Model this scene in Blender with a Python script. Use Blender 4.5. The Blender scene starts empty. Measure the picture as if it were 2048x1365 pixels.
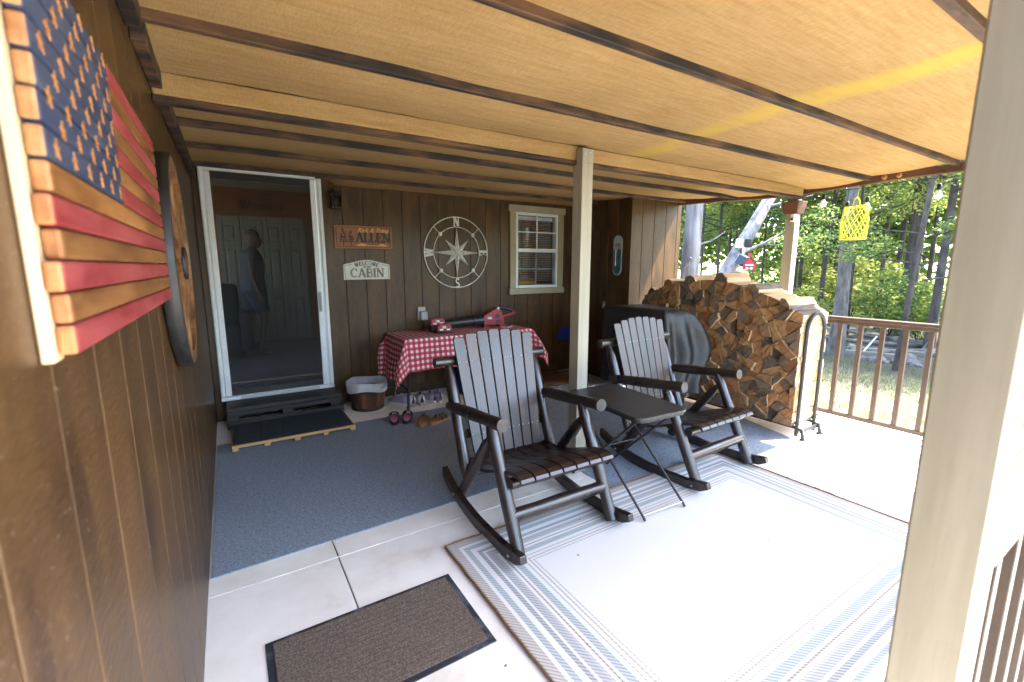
import bpy, math, random
import numpy as np
from mathutils import Vector, Matrix, noise as mnoise
R = math.radians
sc = bpy.context.scene
C = sc.collection
random.seed(7)

# ------------------------------------------------------------------ camera
cd = bpy.data.cameras.new('camera'); cam = bpy.data.objects.new('camera', cd); C.objects.link(cam)
sc.camera = cam
cd.sensor_width = 36.0; cd.lens = 905.0 / 2048 * 36; cd.clip_start = 0.02; cd.clip_end = 600
cam.location = (0, 0, 1.426)
cam.rotation_euler = (R(90 - 9.4), 0, R(-32.0))
cd.dof.use_dof = True; cd.dof.focus_distance = 3.2; cd.dof.aperture_fstop = 3.2

# ------------------------------------------------------------------ world + sun
SUN = Vector((1.0, -0.42, 1.75)).normalized()
w = bpy.data.worlds.new('World'); sc.world = w; w.use_nodes = True
nt = w.node_tree; bg = nt.nodes['Background']
sky = nt.nodes.new('ShaderNodeTexSky'); sky.sky_type = 'NISHITA'; sky.sun_disc = False
sky.sun_elevation = math.asin(SUN.z); sky.sun_rotation = math.atan2(SUN.x, SUN.y)
sky.air_density = 1.0; sky.dust_density = 2.0; sky.ozone_density = 1.0
nt.links.new(sky.outputs[0], bg.inputs[0]); bg.inputs[1].default_value = 0.15
sd = bpy.data.lights.new('sun', 'SUN'); sun = bpy.data.objects.new('sun', sd); C.objects.link(sun)
sd.energy = 2.6; sd.angle = R(0.6); sd.color = (1.0, 0.95, 0.87)
sun.rotation_euler = (-SUN).to_track_quat('-Z', 'Y').to_euler(); sun.location = (8, -4, 12)
vs = sc.view_settings; vs.view_transform = 'Standard'; vs.look = 'None'; vs.gamma = 1; vs.use_curve_mapping = False
vs.exposure = 3.95
try:
    sc.cycles.max_bounces = 8; sc.cycles.diffuse_bounces = 5; sc.cycles.transparent_max_bounces = 12
except Exception: pass

# ------------------------------------------------------------------ materials
def newmat(name):
    m = bpy.data.materials.new(name); m.use_nodes = True
    return m, m.node_tree, m.node_tree.nodes['Principled BSDF']
def N(t, kind, **kw):
    n = t.nodes.new(kind)
    for k, v in kw.items(): setattr(n, k, v)
    return n
def ramp(t, stops, interp='LINEAR'):
    n = N(t, 'ShaderNodeValToRGB'); r = n.color_ramp; r.interpolation = interp
    while len(r.elements) > 1: r.elements.remove(r.elements[-1])
    r.elements[0].position = stops[0][0]; r.elements[0].color = (*stops[0][1], 1)
    for p, c in stops[1:]:
        e = r.elements.new(p); e.color = (*c, 1)
    return n
MATS = {}
def mat(name, c1, c2=None, scale=6, stretch=(1, 1, 1), rough=0.6, bump=0.0, bscale=60, bstretch=(1, 1, 1), metal=0.0,
        spec=0.5, rnd=0.0, lo=0.35, hi=0.65, coat=0.0, rough2=None, bdist=0.004, detail=5, trans=0.0, c3=None, fleck=0.0):
    m, t, p = newmat(name)
    c2 = c2 or c1
    tc = N(t, 'ShaderNodeTexCoord'); oi = N(t, 'ShaderNodeObjectInfo')
    ad = N(t, 'ShaderNodeVectorMath', operation='MULTIPLY_ADD')
    sc_ = N(t, 'ShaderNodeCombineXYZ')
    for i in range(3): t.links.new(oi.outputs['Random'], sc_.inputs[i])
    ad.inputs[1].default_value = (17.0, 11.0, 23.0)
    t.links.new(sc_.outputs[0], ad.inputs[0]); t.links.new(tc.outputs['Object'], ad.inputs[2])
    mp = N(t, 'ShaderNodeMapping'); mp.inputs['Scale'].default_value = stretch
    t.links.new(ad.outputs[0], mp.inputs[0])
    nz = N(t, 'ShaderNodeTexNoise'); nz.inputs['Scale'].default_value = scale; nz.inputs['Detail'].default_value = detail
    nz.inputs['Roughness'].default_value = 0.62
    t.links.new(mp.outputs[0], nz.inputs[0])
    stops = [(lo, c1), (hi, c2)] if c3 is None else [(lo, c1), ((lo + hi) / 2, c2), (hi, c3)]
    rp = ramp(t, stops); t.links.new(nz.outputs[0], rp.inputs[0])
    col = rp.outputs[0]
    if rnd:
        hs = N(t, 'ShaderNodeHueSaturation')
        mr = N(t, 'ShaderNodeMapRange'); mr.inputs[3].default_value = 1 - rnd; mr.inputs[4].default_value = 1 + rnd
        t.links.new(oi.outputs['Random'], mr.inputs[0]); t.links.new(mr.outputs[0], hs.inputs['Value'])
        t.links.new(col, hs.inputs['Color']); col = hs.outputs[0]
    if fleck:
        nf = N(t, 'ShaderNodeTexNoise'); nf.inputs['Scale'].default_value = 130; nf.inputs['Detail'].default_value = 1; t.links.new(ad.outputs[0], nf.inputs[0])
        mf = N(t, 'ShaderNodeMapRange'); mf.inputs[1].default_value = .70; mf.inputs[2].default_value = .76; mf.inputs[4].default_value = fleck; t.links.new(nf.outputs[0], mf.inputs[0])
        xf = N(t, 'ShaderNodeMix', data_type='RGBA'); t.links.new(mf.outputs[0], xf.inputs[0]); t.links.new(col, xf.inputs[6]); xf.inputs[7].default_value = (.24, .17, .11, 1); col = xf.outputs[2]
    t.links.new(col, p.inputs['Base Color'])
    p.inputs['Roughness'].default_value = rough; p.inputs['Metallic'].default_value = metal
    p.inputs['Specular IOR Level'].default_value = spec; p.inputs['Coat Weight'].default_value = coat; p.inputs['Coat Roughness'].default_value = .28
    if rough2 is not None:
        mr = N(t, 'ShaderNodeMapRange'); mr.inputs[1].default_value = 0.3; mr.inputs[2].default_value = 0.7
        mr.inputs[3].default_value = rough; mr.inputs[4].default_value = rough2
        t.links.new(nz.outputs[0], mr.inputs[0]); t.links.new(mr.outputs[0], p.inputs['Roughness'])
    if bump:
        mp2 = N(t, 'ShaderNodeMapping'); mp2.inputs['Scale'].default_value = bstretch
        t.links.new(ad.outputs[0], mp2.inputs[0])
        nb = N(t, 'ShaderNodeTexNoise'); nb.inputs['Scale'].default_value = bscale; nb.inputs['Detail'].default_value = 3
        t.links.new(mp2.outputs[0], nb.inputs[0])
        bp = N(t, 'ShaderNodeBump'); bp.inputs['Strength'].default_value = bump; bp.inputs['Distance'].default_value = bdist
        t.links.new(nb.outputs[0], bp.inputs['Height']); t.links.new(bp.outputs[0], p.inputs['Normal'])
    if trans:
        tr = N(t, 'ShaderNodeBsdfTranslucent'); mx = N(t, 'ShaderNodeMixShader'); mx.inputs[0].default_value = trans
        t.links.new(col, tr.inputs[0]); t.links.new(p.outputs[0], mx.inputs[1]); t.links.new(tr.outputs[0], mx.inputs[2])
        t.links.new(mx.outputs[0], t.nodes['Material Output'].inputs[0])
    MATS[name] = m
    return m

mat('siding_x', (.037, .0172, .0045), (.094, .047, .0135), scale=7, stretch=(1, 1, .25), rough=.5, rough2=.65, spec=.25, coat=.36, fleck=.7, bump=.8, bscale=34, bstretch=(1, .9, 2.6), rnd=.10, bdist=.004)
mat('siding_dark_gap', (.012, .009, .007), rough=.9)
mat('slab', (.55, .46, .35), (.76, .715, .64), scale=3.2, rough=.75, bump=.15, bscale=120, lo=.20, hi=.72, c3=(.86, .82, .755), detail=9)
mat('joint', (.10, .085, .07), rough=.9)
mat('bead', (.74, .71, .66), rough=.8, bump=.5, bscale=150)
mat('joist', (.012, .009, .008), (.12, .058, .024), scale=6, stretch=(.5, 2, 2), lo=.42, hi=.66, rough=.75, bump=.3, bscale=60, bstretch=(.2, 1, 1), rnd=.15)
mat('eave_wood', (.055, .022, .012), (.13, .055, .026), scale=7, stretch=(1, .3, 1), rough=.7, bump=.4, bscale=50, bstretch=(1, .25, 1))
mat('post_paint', (.265, .252, .190), (.325, .308, .242), scale=20, stretch=(1, 1, .06), rough=.55, bump=.35, bscale=40, bstretch=(1, 1, .12), bdist=.003)
mat('rail_brown', (.045, .028, .019), (.062, .039, .027), scale=10, rough=.5, bump=.15, bscale=80, rnd=.05)
mat('white_vinyl', (.66, .70, .71), (.72, .75, .76), scale=8, rough=.35)
mat('white_track', (.40, .43, .44), rough=.4)
mat('trim_tan', (.31, .27, .17), (.36, .31, .20), scale=6, rough=.55, bump=.15, bscale=60)
mat('chair_wood', (.009, .007, .0065), (.028, .016, .0115), scale=9, stretch=(1, 1, .35), rough=.24, rough2=.42, bump=.3, bscale=30, bstretch=(1, 1, .3), rnd=.15, spec=.8, bdist=.006)
mat('chair_slat', (.010, .008, .008), (.060, .034, .024), scale=9, stretch=(2.5, 1, .25), rough=.34, rough2=.46, bump=.2, bscale=70, bstretch=(1, 1, .12), rnd=.25, spec=.75)
mat('chair_seat', (.012, .007, .006), (.026, .014, .011), scale=8, stretch=(1, .3, 1), rough=.26, rough2=.36, bump=.1, bscale=60, rnd=.15, spec=.6)
mat('chair_cut', (.03, .025, .022), (.075, .064, .056), scale=20, rough=.55)
mat('steel', (.55, .55, .55), rough=.3, metal=1)
mat('black_metal', (.012, .012, .013), (.022, .022, .024), scale=20, rough=.42, bump=.05)
mat('dark_grey_metal', (.014, .0155, .018), (.022, .024, .027), scale=30, rough=.6)
mat('black_plastic', (.012, .012, .013), rough=.4)
mat('table_top', (.016, .017, .017), (.034, .034, .033), scale=5, rough=.36, rough2=.52, bump=.12, bscale=35)
mat('black_cover', (.009, .0095, .010), (.017, .018, .019), scale=4, rough=.47, bump=.5, bscale=6, bdist=.03)
mat('red_plastic', (.22, .006, .012), (.27, .010, .017), scale=8, rough=.35)
mat('white_paint', (.75, .75, .73), rough=.5)
mat('mat_brown', (.07, .05, .037), (.20, .15, .112), scale=170, rough=.95, bump=.9, bscale=140, bstretch=(2.2, .35, 1), bdist=.006, detail=2)
mat('mat_rubber', (.016, .02, .028), (.16, .17, .185), scale=11, rough=.7, lo=.48, hi=.75)
mat('carpet_grey', (.115, .145, .185), (.37, .425, .495), scale=78, rough=.97, bump=.9, bscale=230, bdist=.005, detail=10, lo=.26, hi=.74, spec=.1)
mat('boot_mat', (.010, .017, .022), (.030, .044, .052), scale=150, rough=.9, bump=1, bscale=140, bdist=.006)
mat('pallet_new', (.46, .27, .10), (.58, .36, .15), scale=8, stretch=(.2, 1, 1), rough=.65, rnd=.1)
mat('step_wood', (.010, .009, .009), (.028, .024, .022), scale=9, stretch=(.2, 1, 1), rough=.55, bump=.3, bscale=50, bstretch=(.2, 1, 1))
mat('stave', (.05, .018, .008), (.17, .070, .028), scale=12, stretch=(1, 1, .15), rough=.5, bump=.3, bscale=60, bstretch=(1, 1, .1), rnd=.3)
mat('bag', (.66, .69, .73), (.78, .80, .84), scale=12, rough=.3, bump=.6, bscale=25, bdist=.01, trans=.25)
mat('flag_red', (.19, .014, .016), (.40, .09, .085), scale=14, stretch=(1, .22, 1), rough=.5, bump=.25, bscale=60, bstretch=(1, .2, 1), rnd=.12, lo=.3, hi=.75)
mat('flag_wood', (.14, .052, .013), (.37, .168, .052), scale=13, stretch=(1, .2, 1), rough=.45, bump=.2, bscale=60, bstretch=(1, .2, 1), rnd=.18)
mat('flag_blue', (.022, .034, .075), (.055, .070, .115), scale=14, stretch=(1, .3, 1), rough=.55, bump=.2, bscale=70, rnd=.1)
mat('flag_star', (.34, .13, .03), (.46, .20, .06), scale=30, rough=.5)
mat('flag_end', (.32, .11, .025), (.48, .22, .07), scale=30, rough=.6, rnd=.15)
mat('pale_wood', (.55, .38, .20), (.66, .48, .28), scale=6, stretch=(1, 1, .2), rough=.6)
mat('wheel_wood', (.085, .036, .012), (.25, .125, .048), scale=14, stretch=(1, 1, .6), rough=.5, bump=.35, bscale=60, rnd=.15)
mat('wheel_steel', (.010, .010, .011), (.022, .022, .022), scale=8, rough=.38, rough2=.55, bump=.15, bscale=50)
mat('allen_wood', (.20, .070, .018), (.30, .115, .035), scale=10, stretch=(.2, 1, 1), rough=.45, bump=.2, bscale=60)
mat('allen_light', (.58, .28, .10), (.68, .35, .14), scale=20, rough=.5)
mat('allen_dark', (.014, .010, .010), rough=.5)
mat('carve_dark', (.075, .024, .008), rough=.6)
mat('enamel', (.52, .53, .47), (.60, .60, .55), scale=8, rough=.35)
mat('olive_ink', (.080, .070, .022), (.11, .095, .04), scale=9, rough=.4)
mat('grey_ink', (.12, .14, .14), rough=.4)
mat('compass_metal', (.40, .39, .36), (.62, .61, .57), scale=30, rough=.55, bump=.4, bscale=60)
mat('compass_ring', (.55, .55, .52), (.66, .66, .63), scale=20, rough=.5)
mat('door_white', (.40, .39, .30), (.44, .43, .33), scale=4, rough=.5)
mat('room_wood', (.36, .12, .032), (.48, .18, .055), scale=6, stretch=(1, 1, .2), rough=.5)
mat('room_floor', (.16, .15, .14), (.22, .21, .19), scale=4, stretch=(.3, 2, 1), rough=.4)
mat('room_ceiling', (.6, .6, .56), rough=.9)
mat('leather_dark', (.012, .011, .012), (.02, .018, .018), scale=9, rough=.5)
mat('skin', (.17, .085, .055), (.21, .11, .07), scale=9, rough=.55)
mat('hair', (.20, .13, .08), (.32, .22, .14), scale=40, stretch=(3, 3, .4), rough=.5, bump=.5, bscale=60)
mat('shirt', (.11, .12, .135), (.15, .16, .175), scale=5, rough=.85, bump=.3, bscale=12, bdist=.02)
mat('denim', (.028, .042, .06), (.045, .063, .085), scale=30, rough=.9)
mat('grey_plastic', (.30, .31, .32), (.36, .37, .38), scale=12, rough=.4)
mat('teal_print', (.015, .06, .075), (.09, .20, .23), scale=14, stretch=(1, 1, .8), rough=.35)
mat('pale_print', (.28, .38, .42), (.34, .44, .47), scale=10, rough=.35)
mat('orange_print', (.40, .17, .06), rough=.4)
mat('blue_plastic', (.010, .05, .40), (.014, .06, .46), scale=8, rough=.4)
mat('cooler_blue', (.008, .03, .25), rough=.4); mat('cooler_red', (.40, .02, .02), rough=.4)
mat('pink_foam', (.50, .12, .26), (.58, .17, .32), scale=20, rough=.7)
mat('black_foam', (.014, .014, .016), rough=.7)
mat('tan_leather', (.30, .14, .05), (.40, .20, .08), scale=18, rough=.6)
mat('brown_leather', (.05, .028, .016), rough=.5)
mat('shoe_white', (.52, .53, .54), (.62, .63, .63), scale=30, rough=.6)
mat('shoe_grey', (.25, .24, .29), (.34, .33, .38), scale=90, rough=.85, bump=.5, bscale=200)
mat('shoe_sole_pink', (.52, .47, .47), rough=.6); mat('purple', (.16, .02, .22), rough=.5)
mat('brown_mat', (.14, .075, .035), (.20, .11, .055), scale=120, rough=.95, bump=.6, bscale=160)
mat('log_bark', (.06, .045, .035), (.16, .125, .10), scale=16, stretch=(.4, 1, 1), rough=.9, bump=1, bscale=40, bstretch=(.25, 1, 1), bdist=.01, rnd=.2)
mat('log_split', (.40, .24, .11), (.58, .41, .24), scale=10, stretch=(.12, 1, 1), rough=.75, bump=.7, bscale=40, bstretch=(.1, 1, 1), bdist=.006, rnd=.12)
mat('yellow_cord', (.55, .58, .015), (.62, .64, .03), scale=12, rough=.5)
mat('bulb_black', (.012, .012, .012), rough=.5)
mat('bird_red', (.42, .012, .022), (.50, .02, .03), scale=12, rough=.5)
mat('bird_roof', (.05, .055, .065), rough=.5)
mat('solar_cell', (.010, .014, .022), rough=.15)
mat('dead_bark', (.065, .06, .06), (.25, .235, .23), scale=7, stretch=(1, 1, .14), rough=.9, bump=1, bscale=18, bstretch=(1, 1, .15), bdist=.02)
mat('bark_grey', (.05, .044, .038), (.14, .128, .117), scale=13, stretch=(1, 1, .35), rough=.95, bump=1, bscale=25, bstretch=(1, 1, .3), bdist=.02)
mat('bark_dark', (.025, .02, .016), (.075, .061, .05), scale=13, stretch=(1, 1, .35), rough=.95, bump=1, bscale=25, bstretch=(1, 1, .3), bdist=.02)
mat('timber', (.12, .105, .08), (.20, .185, .15), scale=8, stretch=(.2, 1, 1), rough=.85)
mat('stone', (.06, .056, .052), (.15, .142, .134), scale=6, rough=.9, bump=.6, bscale=20)
mat('yellow_box', (.45, .28, .02), rough=.5)
mat('curtain', (.6, .6, .58), rough=.9, trans=.5)
mat('roof_top', (.10, .09, .085), rough=.8)
mat('copper', (.30, .09, .03), rough=.35, metal=.6)

def leafmat(name, c1, c2, tr=.55):
    m, t, p = newmat(name)
    g = N(t, 'ShaderNodeNewGeometry'); rp = ramp(t, [(0, c1), (1, c2)])
    t.links.new(g.outputs['Random Per Island'], rp.inputs[0])
    t.links.new(rp.outputs[0], p.inputs['Base Color']); p.inputs['Roughness'].default_value = .5
    tl = N(t, 'ShaderNodeBsdfTranslucent'); mx = N(t, 'ShaderNodeMixShader'); mx.inputs[0].default_value = tr
    hs = N(t, 'ShaderNodeHueSaturation'); hs.inputs['Hue'].default_value = .485; hs.inputs['Value'].default_value = 1.5
    t.links.new(rp.outputs[0], hs.inputs['Color']); t.links.new(hs.outputs[0], tl.inputs[0])
    t.links.new(p.outputs[0], mx.inputs[1]); t.links.new(tl.outputs[0], mx.inputs[2])
    t.links.new(mx.outputs[0], t.nodes['Material Output'].inputs[0]); MATS[name] = m
leafmat('leaf_green', (.05, .105, .026), (.15, .22, .055))
leafmat('leaf_yellow', (.17, .22, .045), (.34, .35, .085), .6)
leafmat('leaf_dark', (.02, .06, .028), (.05, .115, .05), .45)
leafmat('grass_blade', (.06, .09, .022), (.17, .16, .07), .35)

# burlap with a yellow band coloured in for light coming through a seam
def burlap(name, band):
    m, t, p = newmat(name)
    tc = N(t, 'ShaderNodeTexCoord')
    def noise(scale, st, det=4):
        mp = N(t, 'ShaderNodeMapping'); mp.inputs['Scale'].default_value = st; t.links.new(tc.outputs['Object'], mp.inputs[0])
        n = N(t, 'ShaderNodeTexNoise'); n.inputs['Scale'].default_value = scale; n.inputs['Detail'].default_value = det
        n.inputs['Roughness'].default_value = .7
        t.links.new(mp.outputs[0], n.inputs[0]); return n.outputs[0]
    a = noise(34, (.13, 1.6, 1)); b = noise(90, (2.2, .35, 1), 2); c = noise(1.3, (1, 1, 1), 2)
    r1 = ramp(t, [(.25, (.28, .176, .071)), (.52, (.345, .228, .102)), (.78, (.39, .268, .130))]); t.links.new(a, r1.inputs[0])
    r2 = ramp(t, [(.3, (.86, .85, .82)), (.7, (1.08, 1.08, 1.06))]); t.links.new(b, r2.inputs[0])
    mx = N(t, 'ShaderNodeMix', data_type='RGBA', blend_type='MULTIPLY'); mx.inputs[0].default_value = 1
    t.links.new(r1.outputs[0], mx.inputs[6]); t.links.new(r2.outputs[0], mx.inputs[7])
    r3 = ramp(t, [(.3, (.88, .86, .82)), (.7, (1.05, 1.05, 1.05))]); t.links.new(c, r3.inputs[0])
    mx2 = N(t, 'ShaderNodeMix', data_type='RGBA', blend_type='MULTIPLY'); mx2.inputs[0].default_value = 1
    t.links.new(mx.outputs[2], mx2.inputs[6]); t.links.new(r3.outputs[0], mx2.inputs[7])
    col = mx2.outputs[2]
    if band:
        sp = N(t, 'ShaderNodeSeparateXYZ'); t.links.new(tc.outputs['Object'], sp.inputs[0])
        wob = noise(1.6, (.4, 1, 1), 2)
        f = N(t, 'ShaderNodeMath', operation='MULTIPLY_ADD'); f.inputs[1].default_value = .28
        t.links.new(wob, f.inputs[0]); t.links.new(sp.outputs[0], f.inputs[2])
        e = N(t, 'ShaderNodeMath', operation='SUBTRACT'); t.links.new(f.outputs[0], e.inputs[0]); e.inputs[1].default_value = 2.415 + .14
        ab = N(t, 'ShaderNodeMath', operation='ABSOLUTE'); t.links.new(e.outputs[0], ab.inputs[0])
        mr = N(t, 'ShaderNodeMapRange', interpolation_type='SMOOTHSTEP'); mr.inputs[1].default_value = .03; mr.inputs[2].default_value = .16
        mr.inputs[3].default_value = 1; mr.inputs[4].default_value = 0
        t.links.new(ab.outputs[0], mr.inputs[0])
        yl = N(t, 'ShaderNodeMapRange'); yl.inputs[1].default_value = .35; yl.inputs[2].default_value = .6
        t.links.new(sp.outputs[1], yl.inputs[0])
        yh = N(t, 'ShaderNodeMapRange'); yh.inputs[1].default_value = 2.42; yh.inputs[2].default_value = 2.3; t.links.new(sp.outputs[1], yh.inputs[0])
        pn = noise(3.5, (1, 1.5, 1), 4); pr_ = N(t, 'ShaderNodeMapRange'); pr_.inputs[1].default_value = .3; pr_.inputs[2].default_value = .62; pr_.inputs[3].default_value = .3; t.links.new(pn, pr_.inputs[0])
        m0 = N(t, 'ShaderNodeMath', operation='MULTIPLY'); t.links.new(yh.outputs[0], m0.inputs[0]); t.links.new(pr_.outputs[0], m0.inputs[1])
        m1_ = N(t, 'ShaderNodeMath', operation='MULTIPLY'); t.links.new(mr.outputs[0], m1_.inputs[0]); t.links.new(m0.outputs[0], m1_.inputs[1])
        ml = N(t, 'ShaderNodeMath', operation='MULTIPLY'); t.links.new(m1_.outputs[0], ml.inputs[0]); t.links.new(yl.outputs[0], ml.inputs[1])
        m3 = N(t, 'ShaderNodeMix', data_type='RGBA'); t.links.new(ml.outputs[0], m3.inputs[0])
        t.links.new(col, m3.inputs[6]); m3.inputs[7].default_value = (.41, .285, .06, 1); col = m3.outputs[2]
    t.links.new(col, p.inputs['Base Color']); p.inputs['Roughness'].default_value = .95; p.inputs['Specular IOR Level'].default_value = .1
    bp = N(t, 'ShaderNodeBump'); bp.inputs['Strength'].default_value = .35; bp.inputs['Distance'].default_value = .003
    t.links.new(b, bp.inputs['Height']); t.links.new(bp.outputs[0], p.inputs['Normal'])
    MATS[name] = m
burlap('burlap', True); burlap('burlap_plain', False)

def gingham():
    m, t, p = newmat('gingham')
    uv = N(t, 'ShaderNodeUVMap'); sp = N(t, 'ShaderNodeSeparateXYZ'); t.links.new(uv.outputs[0], sp.inputs[0])
    def stripe(o):
        a = N(t, 'ShaderNodeMath', operation='MULTIPLY'); a.inputs[1].default_value = 1 / .054; t.links.new(o, a.inputs[0])
        f = N(t, 'ShaderNodeMath', operation='FRACT'); t.links.new(a.outputs[0], f.inputs[0])
        g = N(t, 'ShaderNodeMath', operation='GREATER_THAN'); g.inputs[1].default_value = .47; t.links.new(f.outputs[0], g.inputs[0])
        return g.outputs[0]
    s = N(t, 'ShaderNodeMath', operation='ADD'); t.links.new(stripe(sp.outputs[0]), s.inputs[0]); t.links.new(stripe(sp.outputs[1]), s.inputs[1])
    d = N(t, 'ShaderNodeMath', operation='MULTIPLY'); d.inputs[1].default_value = .5; t.links.new(s.outputs[0], d.inputs[0])
    rp = ramp(t, [(0, (.70, .66, .62)), (.3, (.50, .075, .105)), (.8, (.36, .012, .028))], 'CONSTANT')
    t.links.new(d.outputs[0], rp.inputs[0]); t.links.new(rp.outputs[0], p.inputs['Base Color']); p.inputs['Roughness'].default_value = .7
    nz = N(t, 'ShaderNodeTexNoise'); nz.inputs['Scale'].default_value = 16; tc = N(t, 'ShaderNodeTexCoord'); t.links.new(tc.outputs['Object'], nz.inputs[0])
    bp = N(t, 'ShaderNodeBump'); bp.inputs['Strength'].default_value = .35; bp.inputs['Distance'].default_value = .02
    t.links.new(nz.outputs[0], bp.inputs['Height']); t.links.new(bp.outputs[0], p.inputs['Normal'])
    MATS['gingham'] = m
gingham()

def rugmat(hx, hy):
    m, t, p = newmat('rug')
    tc = N(t, 'ShaderNodeTexCoord'); sp = N(t, 'ShaderNodeSeparateXYZ'); t.links.new(tc.outputs['Object'], sp.inputs[0])
    def dist(o, h):
        a = N(t, 'ShaderNodeMath', operation='ABSOLUTE'); t.links.new(o, a.inputs[0])
        s = N(t, 'ShaderNodeMath', operation='SUBTRACT'); s.inputs[0].default_value = h; t.links.new(a.outputs[0], s.inputs[1]); return s.outputs[0]
    mn = N(t, 'ShaderNodeMath', operation='MINIMUM'); t.links.new(dist(sp.outputs[0], hx), mn.inputs[0]); t.links.new(dist(sp.outputs[1], hy), mn.inputs[1])
    mr = N(t, 'ShaderNodeMapRange'); mr.inputs[1].default_value = 0; mr.inputs[2].default_value = .36; t.links.new(mn.outputs[0], mr.inputs[0])
    W = (.65, .645, .62); BL = (.225, .285, .295); GR = (.25, .262, .28); TA = (.20, .155, .12); LG = (.33, .33, .33); BG = (.31, .27, .225); DG = (.175, .195, .205)
    st = [(0, TA), (.012, BG), (.048, W), (.066, BL), (.092, W), (.118, DG), (.138, W), (.15, GR), (.178, LG), (.19, W), (.204, TA), (.213, W), (.226, BL), (.258, W), (.278, LG), (.286, W), (.3, BG), (.308, W), (.32, LG), (.327, W)]
    rp = ramp(t, [(d / .36, c) for d, c in st], 'CONSTANT'); t.links.new(mr.outputs[0], rp.inputs[0])
    # diagonal twill speckle
    ax = N(t, 'ShaderNodeMath', operation='ADD'); t.links.new(sp.outputs[0], ax.inputs[0]); t.links.new(sp.outputs[1], ax.inputs[1])
    sn = N(t, 'ShaderNodeMath', operation='MULTIPLY'); sn.inputs[1].default_value = 330; t.links.new(ax.outputs[0], sn.inputs[0])
    si = N(t, 'ShaderNodeMath', operation='SINE'); t.links.new(sn.outputs[0], si.inputs[0])
    ms = N(t, 'ShaderNodeMapRange'); ms.inputs[1].default_value = -1; ms.inputs[2].default_value = 1; ms.inputs[3].default_value = .08; ms.inputs[4].default_value = .55
    t.links.new(si.outputs[0], ms.inputs[0])
    mx = N(t, 'ShaderNodeMix', data_type='RGBA'); t.links.new(ms.outputs[0], mx.inputs[0]); t.links.new(rp.outputs[0], mx.inputs[6]); mx.inputs[7].default_value = (.65, .645, .625, 1)
    t.links.new(mx.outputs[2], p.inputs['Base Color']); p.inputs['Roughness'].default_value = .95; p.inputs['Specular IOR Level'].default_value = .1
    bp = N(t, 'ShaderNodeBump'); bp.inputs['Strength'].default_value = .12; bp.inputs['Distance'].default_value = .002
    t.links.new(si.outputs[0], bp.inputs['Height']); t.links.new(bp.outputs[0], p.inputs['Normal'])
    MATS['rug'] = m

def paneMat(name, tint, gloss, rough=.02):
    m, t, p = newmat(name)
    tr = N(t, 'ShaderNodeBsdfTransparent'); tr.inputs[0].default_value = (*tint, 1)
    gl = N(t, 'ShaderNodeBsdfGlossy'); gl.inputs['Roughness'].default_value = rough
    fr = N(t, 'ShaderNodeFresnel'); fr.inputs[0].default_value = 1.45
    ml = N(t, 'ShaderNodeMath', operation='MULTIPLY'); ml.inputs[1].default_value = gloss; t.links.new(fr.outputs[0], ml.inputs[0])
    mx = N(t, 'ShaderNodeMixShader'); t.links.new(ml.outputs[0], mx.inputs[0]); t.links.new(tr.outputs[0], mx.inputs[1]); t.links.new(gl.outputs[0], mx.inputs[2])
    t.links.new(mx.outputs[0], t.nodes['Material Output'].inputs[0]); MATS[name] = m
paneMat('glass', (.9, .92, .92), 1.0)
def frosted():
    m, t, p = newmat('bulb_glass'); p.inputs['Base Color'].default_value = (.8, .8, .78, 1); p.inputs['Roughness'].default_value = .08
    tr = N(t, 'ShaderNodeBsdfTransparent'); mx = N(t, 'ShaderNodeMixShader'); mx.inputs[0].default_value = .45
    t.links.new(p.outputs[0], mx.inputs[1]); t.links.new(tr.outputs[0], mx.inputs[2]); t.links.new(mx.outputs[0], t.nodes['Material Output'].inputs[0]); MATS['bulb_glass'] = m
frosted(); paneMat('lamp_glass', (.86, .9, .88), 1.0)
def screenMat():
    m, t, p = newmat('insect_screen')
    p.inputs['Base Color'].default_value = (.012, .013, .013, 1); p.inputs['Roughness'].default_value = .8
    tr = N(t, 'ShaderNodeBsdfTransparent'); tr.inputs[0].default_value = (.62, .62, .62, 1)
    mx = N(t, 'ShaderNodeMixShader'); mx.inputs[0].default_value = .5
    t.links.new(p.outputs[0], mx.inputs[1]); t.links.new(tr.outputs[0], mx.inputs[2])
    t.links.new(mx.outputs[0], t.nodes['Material Output'].inputs[0]); MATS['insect_screen'] = m
screenMat()

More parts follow.
